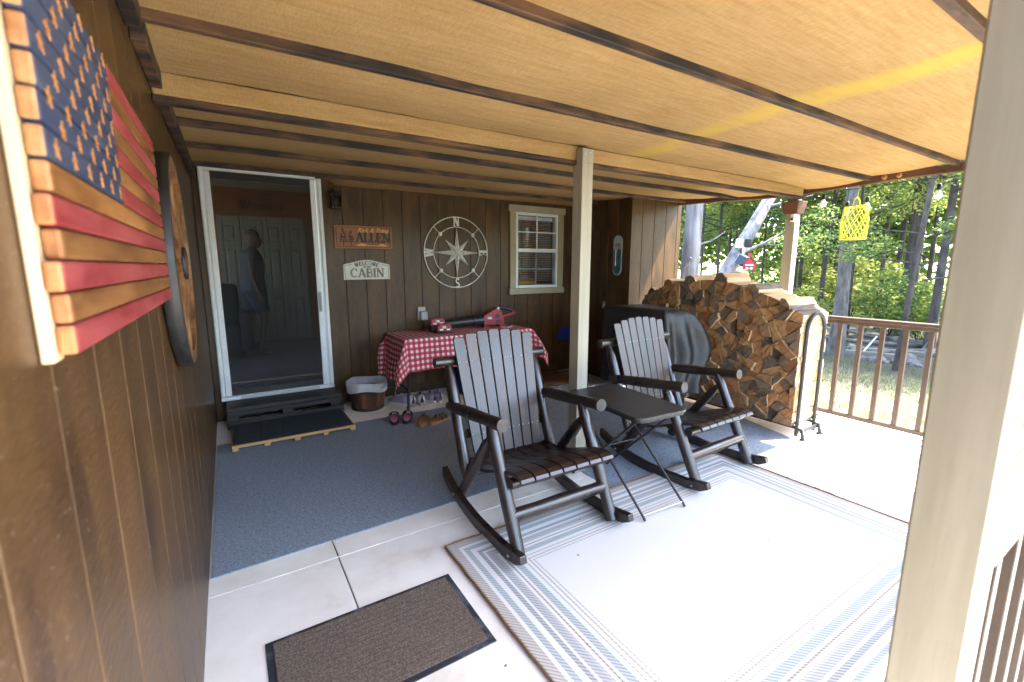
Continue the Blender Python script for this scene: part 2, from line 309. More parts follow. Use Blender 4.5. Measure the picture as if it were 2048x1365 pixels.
def groundMat():
    m, t, p = newmat('ground')
    tc = N(t, 'ShaderNodeTexCoord'); sp = N(t, 'ShaderNodeSeparateXYZ'); t.links.new(tc.outputs['Object'], sp.inputs[0])
    def noise(s, d=5):
        n = N(t, 'ShaderNodeTexNoise'); n.inputs['Scale'].default_value = s; n.inputs['Detail'].default_value = d; n.inputs['Roughness'].default_value = .7
        t.links.new(tc.outputs['Object'], n.inputs[0]); return n.outputs[0]
    g = ramp(t, [(.3, (.085, .10, .035)), (.5, (.18, .165, .09)), (.7, (.25, .215, .14))]); t.links.new(noise(3.2, 8), g.inputs[0])
    s = ramp(t, [(.3, (.03, .024, .018)), (.5, (.06, .05, .04)), (.7, (.115, .10, .082))]); t.links.new(noise(7, 8), s.inputs[0])
    md = ramp(t, [(.3, (.10, .16, .03)), (.7, (.20, .24, .05))]); t.links.new(noise(.9, 6), md.inputs[0])
    wv = N(t, 'ShaderNodeMath', operation='MULTIPLY_ADD'); wv.inputs[1].default_value = 3.0; t.links.new(noise(.6, 4), wv.inputs[0]); t.links.new(sp.outputs[0], wv.inputs[2])
    a = N(t, 'ShaderNodeMapRange'); a.inputs[1].default_value = 9.5; a.inputs[2].default_value = 10.4; t.links.new(wv.outputs[0], a.inputs[0])
    b = N(t, 'ShaderNodeMapRange'); b.inputs[1].default_value = 17; b.inputs[2].default_value = 21; t.links.new(wv.outputs[0], b.inputs[0])
    m1 = N(t, 'ShaderNodeMix', data_type='RGBA'); t.links.new(a.outputs[0], m1.inputs[0]); t.links.new(g.outputs[0], m1.inputs[6]); t.links.new(s.outputs[0], m1.inputs[7])
    m2 = N(t, 'ShaderNodeMix', data_type='RGBA'); t.links.new(b.outputs[0], m2.inputs[0]); t.links.new(m1.outputs[2], m2.inputs[6]); t.links.new(md.outputs[0], m2.inputs[7])
    lt = ramp(t, [(.3, (.045, .042, .025)), (.7, (.11, .095, .06))]); t.links.new(noise(2.5, 8), lt.inputs[0])  # unseen ground in front of the porch, colour darkened to cut bounced light
    cc = N(t, 'ShaderNodeMapRange'); cc.inputs[1].default_value = -.3; cc.inputs[2].default_value = -1.6; t.links.new(sp.outputs[1], cc.inputs[0])
    m3 = N(t, 'ShaderNodeMix', data_type='RGBA'); t.links.new(cc.outputs[0], m3.inputs[0]); t.links.new(m2.outputs[2], m3.inputs[6]); t.links.new(lt.outputs[0], m3.inputs[7])
    t.links.new(m3.outputs[2], p.inputs['Base Color']); p.inputs['Roughness'].default_value = .95
    bp = N(t, 'ShaderNodeBump'); bp.inputs['Strength'].default_value = .8; bp.inputs['Distance'].default_value = .05
    t.links.new(noise(14, 6), bp.inputs['Height']); t.links.new(bp.outputs[0], p.inputs['Normal'])
    MATS['ground'] = m
groundMat()

# log end grain: warm or grey by log, rings and cracks
def endgrain():
    m, t, p = newmat('log_end')
    tc = N(t, 'ShaderNodeTexCoord'); oi = N(t, 'ShaderNodeObjectInfo')
    nz = N(t, 'ShaderNodeTexNoise'); nz.inputs['Scale'].default_value = 22; nz.inputs['Detail'].default_value = 7; nz.inputs['Roughness'].default_value = .7
    t.links.new(tc.outputs['Object'], nz.inputs[0])
    wv = N(t, 'ShaderNodeTexWave', wave_type='RINGS', rings_direction='X'); wv.inputs['Scale'].default_value = 28; wv.inputs['Distortion'].default_value = 3; wv.inputs['Detail'].default_value = 3
    t.links.new(tc.outputs['Object'], wv.inputs[0])
    hue = ramp(t, [(0, (.25, .115, .040)), (.2, (.33, .185, .075)), (.38, (.19, .085, .030)), (.52, (.28, .145, .055)), (.62, (.13, .095, .063)), (.78, (.085, .064, .045)), (.9, (.15, .105, .066)), (1, (.22, .13, .06))])
    t.links.new(oi.outputs['Random'], hue.inputs[0])
    r = ramp(t, [(.3, (.5, .47, .44)), (.5, (1.12, 1.1, 1.06)), (.75, (1.6, 1.55, 1.42))]); t.links.new(nz.outputs[0], r.inputs[0])
    mx = N(t, 'ShaderNodeMix', data_type='RGBA', blend_type='MULTIPLY'); mx.inputs[0].default_value = 1
    t.links.new(hue.outputs[0], mx.inputs[6]); t.links.new(r.outputs[0], mx.inputs[7])
    r2 = ramp(t, [(.2, (.82, .8, .78)), (.8, (1.06, 1.05, 1.04))]); t.links.new(wv.outputs[0], r2.inputs[0])
    m2 = N(t, 'ShaderNodeMix', data_type='RGBA', blend_type='MULTIPLY'); m2.inputs[0].default_value = .8
    t.links.new(mx.outputs[2], m2.inputs[6]); t.links.new(r2.outputs[0], m2.inputs[7])
    t.links.new(m2.outputs[2], p.inputs['Base Color']); p.inputs['Roughness'].default_value = .85
    bp = N(t, 'ShaderNodeBump'); bp.inputs['Strength'].default_value = .7; bp.inputs['Distance'].default_value = .008
    t.links.new(nz.outputs[0], bp.inputs['Height']); t.links.new(bp.outputs[0], p.inputs['Normal'])
    MATS['log_end'] = m
endgrain()

# ------------------------------------------------------------------ mesh helpers
def V(*a): return Vector(a)
class MB:
    def __init__(s): s.v = []; s.f = []; s.sm = []; s.mi = []; s.m = 0
    def add(s, vs, fs, smooth=False):
        o = len(s.v); s.v += [tuple(x) for x in vs]
        for f in fs: s.f.append([i + o for i in f]); s.sm.append(smooth); s.mi.append(s.m)
        return s
    def box(s, x0, x1, y0, y1, z0, z1):
        return s.add([(x0, y0, z0), (x1, y0, z0), (x1, y1, z0), (x0, y1, z0), (x0, y0, z1), (x1, y0, z1), (x1, y1, z1), (x0, y1, z1)],
                     [(0, 3, 2, 1), (4, 5, 6, 7), (0, 1, 5, 4), (1, 2, 6, 5), (2, 3, 7, 6), (3, 0, 4, 7)])
    def hexa(s, p8):
        return s.add(p8, [(0, 3, 2, 1), (4, 5, 6, 7), (0, 1, 5, 4), (1, 2, 6, 5), (2, 3, 7, 6), (3, 0, 4, 7)])
    def beam(s, a, b, w, h, up=(0, 0, 1)):
        a = Vector(a); b = Vector(b); d = (b - a).normalized(); r = d.cross(Vector(up)).normalized() * w / 2; u = r.cross(d).normalized() * h / 2
        return s.hexa([a - r - u, b - r - u, b + r - u, a + r - u, a - r + u, b - r + u, b + r + u, a + r + u])
    def tube(s, pts, rad, n=10, cap=True, flat=False, wob=0.0, seed=0):
        pts = [Vector(p) for p in pts]
        if not hasattr(rad, '__len__'): rad = [rad] * len(pts)
        rn = random.Random(seed); rings = []; prev = None
        for i, p in enumerate(pts):
            d = (pts[min(i + 1, len(pts) - 1)] - pts[max(i - 1, 0)]).normalized()
            if prev is None:
                a = Vector((0, 0, 1)) if abs(d.z) < .9 else Vector((1, 0, 0)); u = d.cross(a).normalized()
            else: u = (prev - d * prev.dot(d)).normalized()
            prev = u; v = d.cross(u)
            rings.append([p + (u * math.cos(2 * math.pi * k / n) + v * math.sin(2 * math.pi * k / n)) * rad[i] * (1 + wob * (rn.random() - .5)) for k in range(n)])
        vs = [q for r in rings for q in r]
        fs = [(i * n + k, i * n + (k + 1) % n, (i + 1) * n + (k + 1) % n, (i + 1) * n + k) for i in range(len(pts) - 1) for k in range(n)]
        s.add(vs, fs, not flat)
        if cap:
            s.add(rings[0], [tuple(range(n))[::-1]]); s.add(rings[-1], [tuple(range(n))])
        return s
    def lathe(s, prof, n=24, c=(0, 0, 0), a0=0, a1=2 * math.pi, smooth=True, axis='z'):
        full = abs(a1 - a0 - 2 * math.pi) < 1e-6; cols = n if full else n + 1; vs = []
        for (r, z) in prof:
            for k in range(cols):
                t = a0 + (a1 - a0) * k / n; q = (r * math.cos(t), r * math.sin(t), z)
                if axis == 'x': q = (q[2], q[0], q[1])
                elif axis == 'y': q = (q[0], q[2], q[1])
                vs.append((q[0] + c[0], q[1] + c[1], q[2] + c[2]))
        fs = []
        for i in range(len(prof) - 1):
            for k in range(n):
                k2 = (k + 1) % cols if full else k + 1
                fs.append((i * cols + k, i * cols + k2, (i + 1) * cols + k2, (i + 1) * cols + k))
        return s.add(vs, fs, smooth)
    def prism(s, poly, a, b, fn):
        n = len(poly); s.add([fn(x, y, a) for x, y in poly], [tuple(range(n))[::-1]]); s.add([fn(x, y, b) for x, y in poly], [tuple(range(n))])
        vs = [fn(x, y, a) for x, y in poly] + [fn(x, y, b) for x, y in poly]
        return s.add(vs, [(i, (i + 1) % n, n + (i + 1) % n, n + i) for i in range(n)])
    def sheet(s, grid, smooth=True):
        nu = len(grid); nv = len(grid[0])
        return s.add([p for r in grid for p in r], [(i * nv + j, (i + 1) * nv + j, (i + 1) * nv + j + 1, i * nv + j + 1) for i in range(nu - 1) for j in range(nv - 1)], smooth)
    def ribbon(s, pts, w, fn, d0, d1):
        """a flat stroke along 2-D points; fn maps (x, y, depth)"""
        for i in range(len(pts) - 1):
            (x0, y0), (x1, y1) = pts[i], pts[i + 1]; L = math.hypot(x1 - x0, y1 - y0) or 1; nx, ny = -(y1 - y0) / L, (x1 - x0) / L
            ww = w if not hasattr(w, '__len__') else w[i]; wb = w if not hasattr(w, '__len__') else w[i + 1]
            e = .0; q = [(x0 + nx * ww / 2, y0 + ny * ww / 2), (x0 - nx * ww / 2, y0 - ny * ww / 2), (x1 - nx * wb / 2, y1 - ny * wb / 2), (x1 + nx * wb / 2, y1 + ny * wb / 2)]
            s.prism(q, d0, d1 + .00006 * (i % 2) + .00012 * (len(s.f) % 5), fn)
        return s
    def mesh(s, name, mats):
        me = bpy.data.meshes.new(name); me.from_pydata(s.v, [], s.f); me.update()
        for m in (mats if isinstance(mats, (list, tuple)) else [mats]): me.materials.append(MATS[m])
        me.polygons.foreach_set('use_smooth', s.sm); me.polygons.foreach_set('material_index', s.mi)
        return me
    def build(s, name, mats, parent=None, loc=None, rot=None, bevel=0, seg=1):
        o = bpy.data.objects.new(name, s.mesh(name, mats)); C.objects.link(o)
        if parent is not None: o.parent = parent
        if loc is not None: o.location = loc
        if rot is not None: o.rotation_euler = rot
        if bevel:
            b = o.modifiers.new('bevel', 'BEVEL'); b.width = bevel; b.segments = seg; b.limit_method = 'ANGLE'; b.angle_limit = R(40)
        return o
def tag(o, label=None, cat=None, group=None, kind=None):
    if label: o['label'] = label
    if cat: o['category'] = cat
    if group: o['group'] = group
    if kind: o['kind'] = kind
    return o
def thing(name, label, cat, loc=(0, 0, 0), rz=0, group=None):
    o = bpy.data.objects.new(name, None); C.objects.link(o); o.location = loc; o.rotation_euler = (0, 0, rz); o.empty_display_size = .1
    return tag(o, label, cat, group)
def empty(name, parent, loc=(0, 0, 0)):
    o = bpy.data.objects.new(name, None); C.objects.link(o); o.parent = parent; o.location = loc; o.empty_display_size = .05; return o
def inst(o, parent, loc=None, rot=None, scale=None):
    c = o.copy(); C.objects.link(c); c.parent = parent
    if loc is not None: c.location = loc
    if rot is not None: c.rotation_euler = rot
    if scale is not None: c.scale = scale
    return c
def copy_tree(o, parent=None):
    c = o.copy(); C.objects.link(c); c.parent = parent
    for ch in list(o.children): copy_tree(ch, c)
    return c
def bx(name, m, parent, x0, x1, y0, y1, z0, z1, bevel=.002, seg=1):
    return MB().box(x0, x1, y0, y1, z0, z1).build(name, m, parent, bevel=bevel, seg=seg)

# serif stroke letters on a unit-high cell: (advance, [(points, width)])
def arc(cx, cy, rx, ry, a0, a1, n=10): return [(cx + rx * math.cos(R(a0 + (a1 - a0) * i / n)), cy + ry * math.sin(R(a0 + (a1 - a0) * i / n))) for i in range(n + 1)]
T_, H_ = .23, .10
def sf(x, y, w=.30): return ([(x - w / 2, y), (x + w / 2, y)], H_)
LET = {
 'A': (.86, [([(.10, 0), (.40, 1)], H_ + .02), ([(.40, 1), (.74, 0)], T_), ([(.24, .34), (.60, .34)], H_), sf(.10, .03), sf(.74, .03)]),
 'L': (.70, [([(.17, 0), (.17, 1)], T_), sf(.17, .97), ([(.05, .03), (.62, .03)], H_), ([(.60, .0), (.62, .30)], H_)]),
 'E': (.74, [([(.17, 0), (.17, 1)], T_), ([(.05, .97), (.62, .97)], H_), ([(.17, .52), (.48, .52)], H_), ([(.05, .03), (.64, .03)], H_), ([(.62, .0), (.64, .28)], H_), ([(.61, .72), (.61, 1)], H_), ([(.48, .4), (.48, .64)], H_)]),
 'N': (.90, [([(.14, 0), (.14, 1)], H_ + .02), ([(.14, 1), (.72, 0)], T_), ([(.72, 0), (.72, 1)], H_ + .02), sf(.14, .03), sf(.12, .97, .26), sf(.72, .97)]),
 'C': (.80, [(arc(.42, .5, .34, .48, 40, 320, 14), [.10, .12, .13, .14, .17, .2, .22, .23, .22, .2, .17, .14, .13, .12, .10]), ([(.69, .66), (.69, .98)], H_)]),
 'B': (.74, [([(.17, 0), (.17, 1)], T_), ([(.05, .97), (.42, .97)], H_), ([(.05, .03), (.44, .03)], H_), ([(.17, .52), (.42, .52)], H_), (arc(.40, .745, .20, .225, 90, -90, 8), .13), (arc(.42, .275, .24, .245, 90, -90, 8), .14)]),
 'I': (.36, [([(.17, 0), (.17, 1)], T_), sf(.17, .03), sf(.17, .97)]),
 'W': (1.05, [([(.08, 1), (.30, 0)], T_), ([(.30, 0), (.52, .95)], H_ + .02), ([(.52, .95), (.74, 0)], T_), ([(.74, 0), (.95, 1)], H_ + .02), sf(.08, .97, .24), sf(.52, .97, .2), sf(.95, .97, .22)]),
 'O': (.88, [(arc(.44, .5, .34, .48, 0, 360, 18), .12)]),
 'M': (1.02, [([(.14, 0), (.18, 1)], H_ + .02), ([(.18, 1), (.50, .05)], T_), ([(.50, .05), (.80, 1)], H_ + .02), ([(.80, 1), (.86, 0)], T_), sf(.14, .03, .24), sf(.86, .03)]),
 'S': (.66, [(arc(.33, .745, .22, .225, 30, 270, 10) + arc(.33, .26, .25, .24, 90, -150, 10), .13)]),
 'K': (.74, [([(.15, 0), (.15, 1)], T_ + .03), ([(.22, .5), (.62, 1)], T_), ([(.25, .52), (.66, 0)], T_)]),
}
def letters(mb, text, x, y, h, fn, d0, d1, xs=1.0, gap=.0):
    for ch in text:
        if ch == ' ': x += .4 * h; continue
        adv, st = LET[ch]
        for pts, wd in st:
            ww = [q * h for q in wd] if hasattr(wd, '__len__') else wd * h
            mb.ribbon([(x + px * h * xs, y + py * h) for px, py in pts], ww, fn, d0, d1)
        x += (adv * xs + gap) * h
    return x
def text_width(text, h, xs=1.0, gap=0): return sum((.4 if c == ' ' else LET[c][0] * xs + gap) for c in text) * h
def font_mesh(name, txt, size, m, parent, loc, rot, shear=0, extrude=.001, offset=0, align='CENTER'):
    cu = bpy.data.curves.new(name, 'FONT'); cu.body = txt; cu.size = size; cu.shear = shear; cu.extrude = extrude; cu.offset = offset; cu.align_x = align
    tmp = bpy.data.objects.new(name, cu); C.objects.link(tmp); bpy.context.view_layer.update()
    me = bpy.data.meshes.new_from_object(tmp.evaluated_get(bpy.context.evaluated_depsgraph_get()))
    C.objects.unlink(tmp); bpy.data.objects.remove(tmp)
    me.materials.clear(); me.materials.append(MATS[m])
    o = bpy.data.objects.new(name, me); C.objects.link(o); o.parent = parent; o.location = loc; o.rotation_euler = rot
    return o

XL, YB, XB, YF = -.187, 4.85, 4.0, 3.81       # left wall, back wall, closet side, closet front

# ------------------------------------------------------------------ ground
def gz(x, y):
    return -.13 - .022 * max(0, min(x - 5, 12)) + (.03 * mnoise.noise(Vector((x * .5, y * .5, 0))) if x > 5.4 else 0)
def axis(lo, hi, fine_lo, fine_hi, step, big):
    a = list(np.arange(lo, fine_lo, big)) + list(np.arange(fine_lo, fine_hi, step)) + list(np.arange(fine_hi, hi + big, big)); return a
gx = axis(-80, 200, 4, 24, .5, 8); gy = axis(-80, 160, -6, 18, .5, 8)
g = MB().sheet([[(x, y, gz(x, y)) for y in gy] for x in gx])
tag(g.build('ground', 'ground'), kind='structure')

fl = bx('porch_floor', 'joint', None, XL - .05, 5.04, -1.6, YB + .1, -.3, -.008, bevel=0); tag(fl, kind='structure')
xs_ = [XL - .02, .352, 2.36, 5.04]; ys_ = [-1.6, .05, 2.19, YB + .05]
for i in range(3):
    for j in range(3):
        bx('slab_panel', 'slab', fl, xs_[i] + .003, xs_[i + 1] - .003, ys_[j] + .002, ys_[j + 1] - .002, -.0079, 0, bevel=.002)
MB().tube([(XL + .01 + i * .1, 2.19 + .002 * math.sin(i * 1.7), .0005) for i in range(10)], .0022, 6).build('joint_bead', 'slab', fl)
MB().tube([(XL + .96 + i * .1, 2.19 + .002 * math.sin(i * 1.3), .0005) for i in range(15)], .002, 6).build('joint_bead', 'slab', fl)

# ------------------------------------------------------------------ cabin
cabin = thing('cabin', 'dark brown wood-sided cabin wrapping the back and left of the porch', 'cabin', (0, 0, 0))
PW = .2032
def planks(wall, axis_, fixed, outward, a0, a1, z0, z1, openings=(), phase=0.0):
    """vertical siding planks on a wall; axis_ 'x' or 'y' is the run; the face looks along outward"""
    a = a0 - phase; cache = {}
    while a < a1:
        lo, hi = max(a, a0), min(a + PW - .007, a1)
        if hi - lo > .012:
            cuts = sorted({lo, hi} | {c for o in openings for c in (o[0], o[1]) if lo < c < hi})
            for l, h in zip(cuts, cuts[1:]):
                segs = [(z0, z1)]
                for o in openings:
                    if o[0] <= (l + h) / 2 <= o[1]:
                        ns = []
                        for q0, q1 in segs:
                            if o[2] > q0: ns.append((q0, min(q1, o[2])))
                            if o[3] < q1: ns.append((max(q0, o[3]), q1))
                        segs = ns
                for q0, q1 in segs:
                    if q1 - q0 < .01: continue
                    key = (round(h - l, 4), round(q1 - q0, 4)); W = h - l
                    if key not in cache:
                        mb = MB()
                        if axis_ == 'y': mb.box(-.006 if outward > 0 else 0, 0 if outward > 0 else .006, 0, W, 0, q1 - q0)
                        else: mb.box(0, W, -.0, .006, 0, q1 - q0)
                        cache[key] = mb.build('siding_plank', 'siding_x', wall, bevel=.0012)
                        o_ = cache[key]
                    else: o_ = inst(cache[key], wall)
                    if axis_ == 'y': o_.location = (fixed, l, q0)
                    else: o_.location = (l, fixed, q0)
        a += PW
lw = MB().box(XL - .12, XL - .005, -1.2, YB + .1, -.02, 2.6).build('left_wall', 'siding_dark_gap', cabin)
planks(lw, 'y', XL, 1, -1.2, YB, .012, 2.3, phase=.09)
DOOR = (-.135, .845, .2, 2.27); WIN = (3.075, 3.73, 1.15, 2.09)
bwm = MB()
for (x0, x1, z0, z1) in ((XL - .12, DOOR[0], -.02, 2.6), (DOOR[1], WIN[0], -.02, 2.6), (WIN[1], XB + .9, -.02, 2.6), (DOOR[0], DOOR[1], -.02, DOOR[2]), (DOOR[0], DOOR[1], DOOR[3], 2.6), (WIN[0], WIN[1], -.02, WIN[2]), (WIN[0], WIN[1], WIN[3], 2.6)):
    bwm.box(x0, x1, YB + .005, YB + .11, z0, z1)
bw = bwm.build('back_wall', 'siding_dark_gap', cabin)
planks(bw, 'x', YB, -1, XL + .004, XB, .012, 2.29, (DOOR, WIN), phase=.0)
cw = MB().box(XB + .007, 4.86, YF + .007, YB + .12, -.1, 2.35).build('closet_wall', 'siding_dark_gap', cabin)
planks(cw, 'y', XB + .006, -1, YF + .007, YB, .012, 2.22)
for o_ in list(cw.children): o_.location.x = XB
planks(cw, 'x', YF, -1, XB, 4.865, .012, 2.2, phase=.02)
bx('corner_trim', 'siding_x', cw, XB - .012, XB - .0005, YF - .014, YF + .05, .012, 2.2)
# closet door on the dark side, with latch
cdm = MB().box(XB - .008, XB - .0008, 4.17, 4.76, .06, 1.85); cdo = cdm.build('closet_door', 'siding_x', cabin, bevel=.002)
MB().box(XB - .02, XB - .009, 4.185, 4.235, .93, .99).box(XB - .035, XB - .02, 4.2, 4.22, .90, .95).build('latch', 'steel', cdo, bevel=.002)
for yy in (4.30, 4.50, 4.70): MB().box(XB - .0105, XB - .0083, yy, yy + .006, .06, 1.85).build('groove', 'siding_dark_gap', cdo)
# sill trim along wall foot
bx('skirt_board', 'siding_x', bw, .86, XB - .002, YB - .012, YB - .0005, .012, .10)

# interior room seen through the screen
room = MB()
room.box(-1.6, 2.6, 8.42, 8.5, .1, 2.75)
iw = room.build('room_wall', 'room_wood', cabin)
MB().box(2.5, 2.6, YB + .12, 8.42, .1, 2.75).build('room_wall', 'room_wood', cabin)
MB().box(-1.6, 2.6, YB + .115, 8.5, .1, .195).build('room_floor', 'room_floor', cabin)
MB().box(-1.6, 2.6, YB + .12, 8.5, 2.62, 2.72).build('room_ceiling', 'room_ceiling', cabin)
MB().box(-1.6, -1.5, YB + .12, 8.42, .1, .8).box(-1.6, -1.5, YB + .12, 5.3, .8, 2.7).box(-1.6, -1.5, 8.1, 8.42, .8, 2.7).build('room_wall', 'room_wood', cabin)  # unseen side wall, left open to let sky light into the room
# bifold doors
bf = empty('bifold_door', cabin, (-.06, 8.41, .2))
for k in range(4):
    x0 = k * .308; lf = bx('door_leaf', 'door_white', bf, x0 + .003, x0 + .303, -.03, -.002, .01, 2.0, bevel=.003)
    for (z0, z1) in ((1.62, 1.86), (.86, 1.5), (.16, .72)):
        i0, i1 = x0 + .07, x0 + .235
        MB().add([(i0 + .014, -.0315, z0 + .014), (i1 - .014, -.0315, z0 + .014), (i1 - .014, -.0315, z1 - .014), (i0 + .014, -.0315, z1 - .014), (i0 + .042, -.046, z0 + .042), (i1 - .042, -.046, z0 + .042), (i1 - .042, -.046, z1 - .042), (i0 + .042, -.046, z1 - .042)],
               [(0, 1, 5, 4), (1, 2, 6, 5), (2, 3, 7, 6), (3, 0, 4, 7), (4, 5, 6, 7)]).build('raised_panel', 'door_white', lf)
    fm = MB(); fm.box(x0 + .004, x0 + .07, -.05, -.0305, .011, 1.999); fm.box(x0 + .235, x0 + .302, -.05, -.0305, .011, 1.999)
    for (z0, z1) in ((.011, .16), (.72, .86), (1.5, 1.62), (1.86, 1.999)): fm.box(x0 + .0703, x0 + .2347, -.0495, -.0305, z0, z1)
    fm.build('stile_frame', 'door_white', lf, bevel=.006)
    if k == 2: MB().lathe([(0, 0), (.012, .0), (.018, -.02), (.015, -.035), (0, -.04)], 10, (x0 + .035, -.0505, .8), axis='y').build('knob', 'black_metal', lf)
MB().box(-.04, 1.28, -.036, -.001, 2.005, 2.06).build('head_trim', 'room_wood', bf)
wl = empty('wall_lettering', cabin, (.56, 8.41, 2.5))
for txt, dx, dz, s_ in (('Thankful', -.10, .13, .13), ('Grateful', .12, .03, .10), ('and', .06, -.06, .10), ('Blessed', -.02, -.19, .21)):
    font_mesh('word', txt, s_, 'black_plastic', wl, (dx, -.004, dz), (R(90), 0, 0), shear=.35, extrude=.002)
rc = thing('armchair', 'black upholstered armchair inside the cabin, behind the screen door', 'armchair', (-.20, 7.35, .196), R(0))
bx('seat', 'leather_dark', rc, -.3, .3, -.35, .35, .12, .45, .05, 3); bx('backrest', 'leather_dark', rc, -.32, .32, .25, .5, .3, .98, .07, 3)
for s in (-1, 1): bx('armrest', 'leather_dark', rc, *(sorted((s * .3, s * .45))), -.38, .4, .1, .62, .06, 3)
for sx in (-1, 1):
    for sy in (-1, 1): bx('foot', 'black_plastic', rc, sx * .3 - .03, sx * .3 + .03, sy * .3 - .03, sy * .3 + .03, 0, .12)

# sliding screen door
sdo = empty('screen_door', cabin, (0, YB, 0))
fr = MB()
fr.box(-.135, -.098, -.045, .05, .235, 2.27); fr.box(.80, .845, -.045, .05, .235, 2.25); fr.box(-.097, .799, -.02, .05, 2.235, 2.27)
fo = fr.build('door_frame', 'white_vinyl', sdo, bevel=.004, seg=2)
MB().box(-.128, -.110, -.056, -.0455, .24, 2.26).box(.812, .83, -.056, -.0455, .24, 2.24).build('track_rib', 'white_vinyl', fo, bevel=.003)
MB().box(-.135, .845, -.06, .05, .200, .234).build('sill', 'white_vinyl', sdo, bevel=.003)
MB().box(.02, .70, -.069, -.0605, .206, .230).build('sill_track', 'white_track', sdo)
st = MB().box(-.096, -.05, -.052, -.025, .24, 2.2).box(.745, .785, -.05, -.023, .24, 2.23).build('screen_stile', 'white_vinyl', sdo, bevel=.004, seg=2)
MB().box(-.049, .744, -.045, -.03, .24, .30).build('screen_rail', 'black_plastic', sdo, bevel=.003); MB().box(-.049, .744, -.045, -.03, 2.17, 2.232).build('screen_rail', 'black_plastic', sdo, bevel=.003)
MB().box(-.049, .744, -.039, -.0375, .301, 2.169).build('screen_mesh', 'insect_screen', sdo)
MB().tube([(.765, -.056, 1.0), (.765, -.085, 1.03), (.765, -.085, 1.13), (.765, -.056, 1.16)], .008, 8).box(.75, .78, -.056, -.0505, .98, 1.18).build('pull_handle', 'white_track', sdo, bevel=.001)

# window
wi = empty('window', cabin, (0, YB, 0))
wt = bx('trim_board', 'trim_tan', wi, 2.99, 3.075, -.028, -.001, 1.15, 2.085)
bx('trim_board', 'trim_tan', wi, 3.73, 3.815, -.028, -.001, 1.15, 2.085)
bx('header_board', 'trim_tan', wi, 2.965, 3.84, -.034, -.001, 2.086, 2.165); bx('window_sill', 'trim_tan', wi, 2.972, 3.832, -.040, -.001, 1.075, 1.149)
MB().box(3.076, 3.108, -.022, .06, 1.151, 2.084).box(3.697, 3.729, -.022, .06, 1.151, 2.084).box(3.109, 3.696, -.022, .06, 2.052, 2.084).box(3.109, 3.696, -.024, .06, 1.151, 1.185).box(3.109, 3.696, -.03, .03, 1.60, 1.645).build('sash_frame', 'white_vinyl', wi, bevel=.003)
MB().box(3.395, 3.410, -.008, .004, 1.646, 2.051).box(3.109, 3.394, -.008, .004, 1.84, 1.855).box(3.411, 3.696, -.008, .004, 1.84, 1.855).build('muntin', 'white_vinyl', wi, bevel=.002)
MB().box(3.396, 3.409, .012, .022, 1.186, 1.599).box(3.109, 3.395, .012, .022, 1.385, 1.398).box(3.410, 3.696, .012, .022, 1.385, 1.398).build('muntin', 'white_track', wi)
for z0, z1 in ((1.186, 1.599), (1.646, 2.051)): MB().box(3.109, 3.696, .005, .009, z0, z1).build('pane', 'glass', wi)
sl = MB().box(3.12, 3.685, .05, .09, 2.0, 2.045).build('blind_rail', 'white_vinyl', wi)
s0 = MB().box(3.125, 3.68, -.012, .012, 0, .0015).build('blind_slat', 'white_track', wi, (0, .075, 1.24), (R(-22), 0, 0))
for k in range(1, 34): inst(s0, wi, (0, .075, 1.24 + k * .0225))
MB().box(2.75, 4.0, 6.9, 6.95, .9, 1.45).box(2.75, 3.45, 6.9, 6.95, 1.45, 2.5).box(4.0, 4.5, 6.9, 6.95, .9, 2.5).box(3.4, 4.05, 6.9, 6.95, 2.12, 2.5).build('room_wall', 'room_wood', cabin)
MB().box(2.7, 2.75, YB + .12, 6.9, .9, 2.5).box(4.5, 4.55, YB + .12, 6.9, .9, 2.5).box(2.7, 4.55, YB + .12, 6.95, 2.5, 2.55).box(2.7, 4.55, YB + .12, 6.95, .85, .9).build('room_wall', 'room_wood', cabin)
MB().sheet([[(3.46 + u * .26, 6.86 + .012 * math.sin(u * 40), 1.42 + v * .72) for v in (0, 1)] for u in np.linspace(0, 2, 40)]).build('curtain', 'curtain', cabin)
MB().box(3.22, 3.5, YB + .16, YB + .3, 1.19, 1.25).build('yellow_box', 'yellow_box', cabin, bevel=.004)
MB().box(3.0, 3.8, YB + .12, YB + .32, 1.15, 1.185).build('inner_sill', 'room_wood', cabin)

# ------------------------------------------------------------------ porch roof
roof = thing('porch_roof', 'burlap-lined porch ceiling carried on dark wooden battens', 'porch roof', (0, 0, 0))
bays = [(.02, .57, 2.225, 2.215), (.57, 1.27, 2.215, 2.212), (1.27, 1.85, 2.212, 2.186), (1.85, 2.335, 2.186, 2.172), (2.40, 3.02, 2.182, 2.184), (3.02, 3.69, 2.184, 2.214), (3.69, 4.4, 2.214, 2.228), (4.4, 4.845, 2.228, 2.21)]
XR = 4.80
for bi, (y0, y1, z0, z1) in enumerate(bays):
    grid = []
    for i in range(61):
        x = XL + .003 + (XR - XL - .01) * i / 60; row = []
        for j in range(11):
            t = j / 10; y = y0 + (y1 - y0) * t; z = z0 + (z1 - z0) * t
            z -= .016 * math.sin(math.pi * t) * (1 + .5 * mnoise.noise(Vector((x * .9, y * 2, bi)))) + .006 * mnoise.noise(Vector((x * 2.2, y * 3, 5)))
            if bi == 7: z += .075 * t * max(0, min(1, (.98 - x) / .14))
            if x > 4.2: z -= (.022 if bi in (3, 4) else -.006) * ((x - 4.2) / .6) ** 2
            if bi >= 5 and x > XB - .01 and y > YF - .02: z = max(z, 2.2) - 0
            row.append((x, y, z))
        grid.append(row)
    MB().sheet(grid).build('burlap_panel', 'burlap', roof)
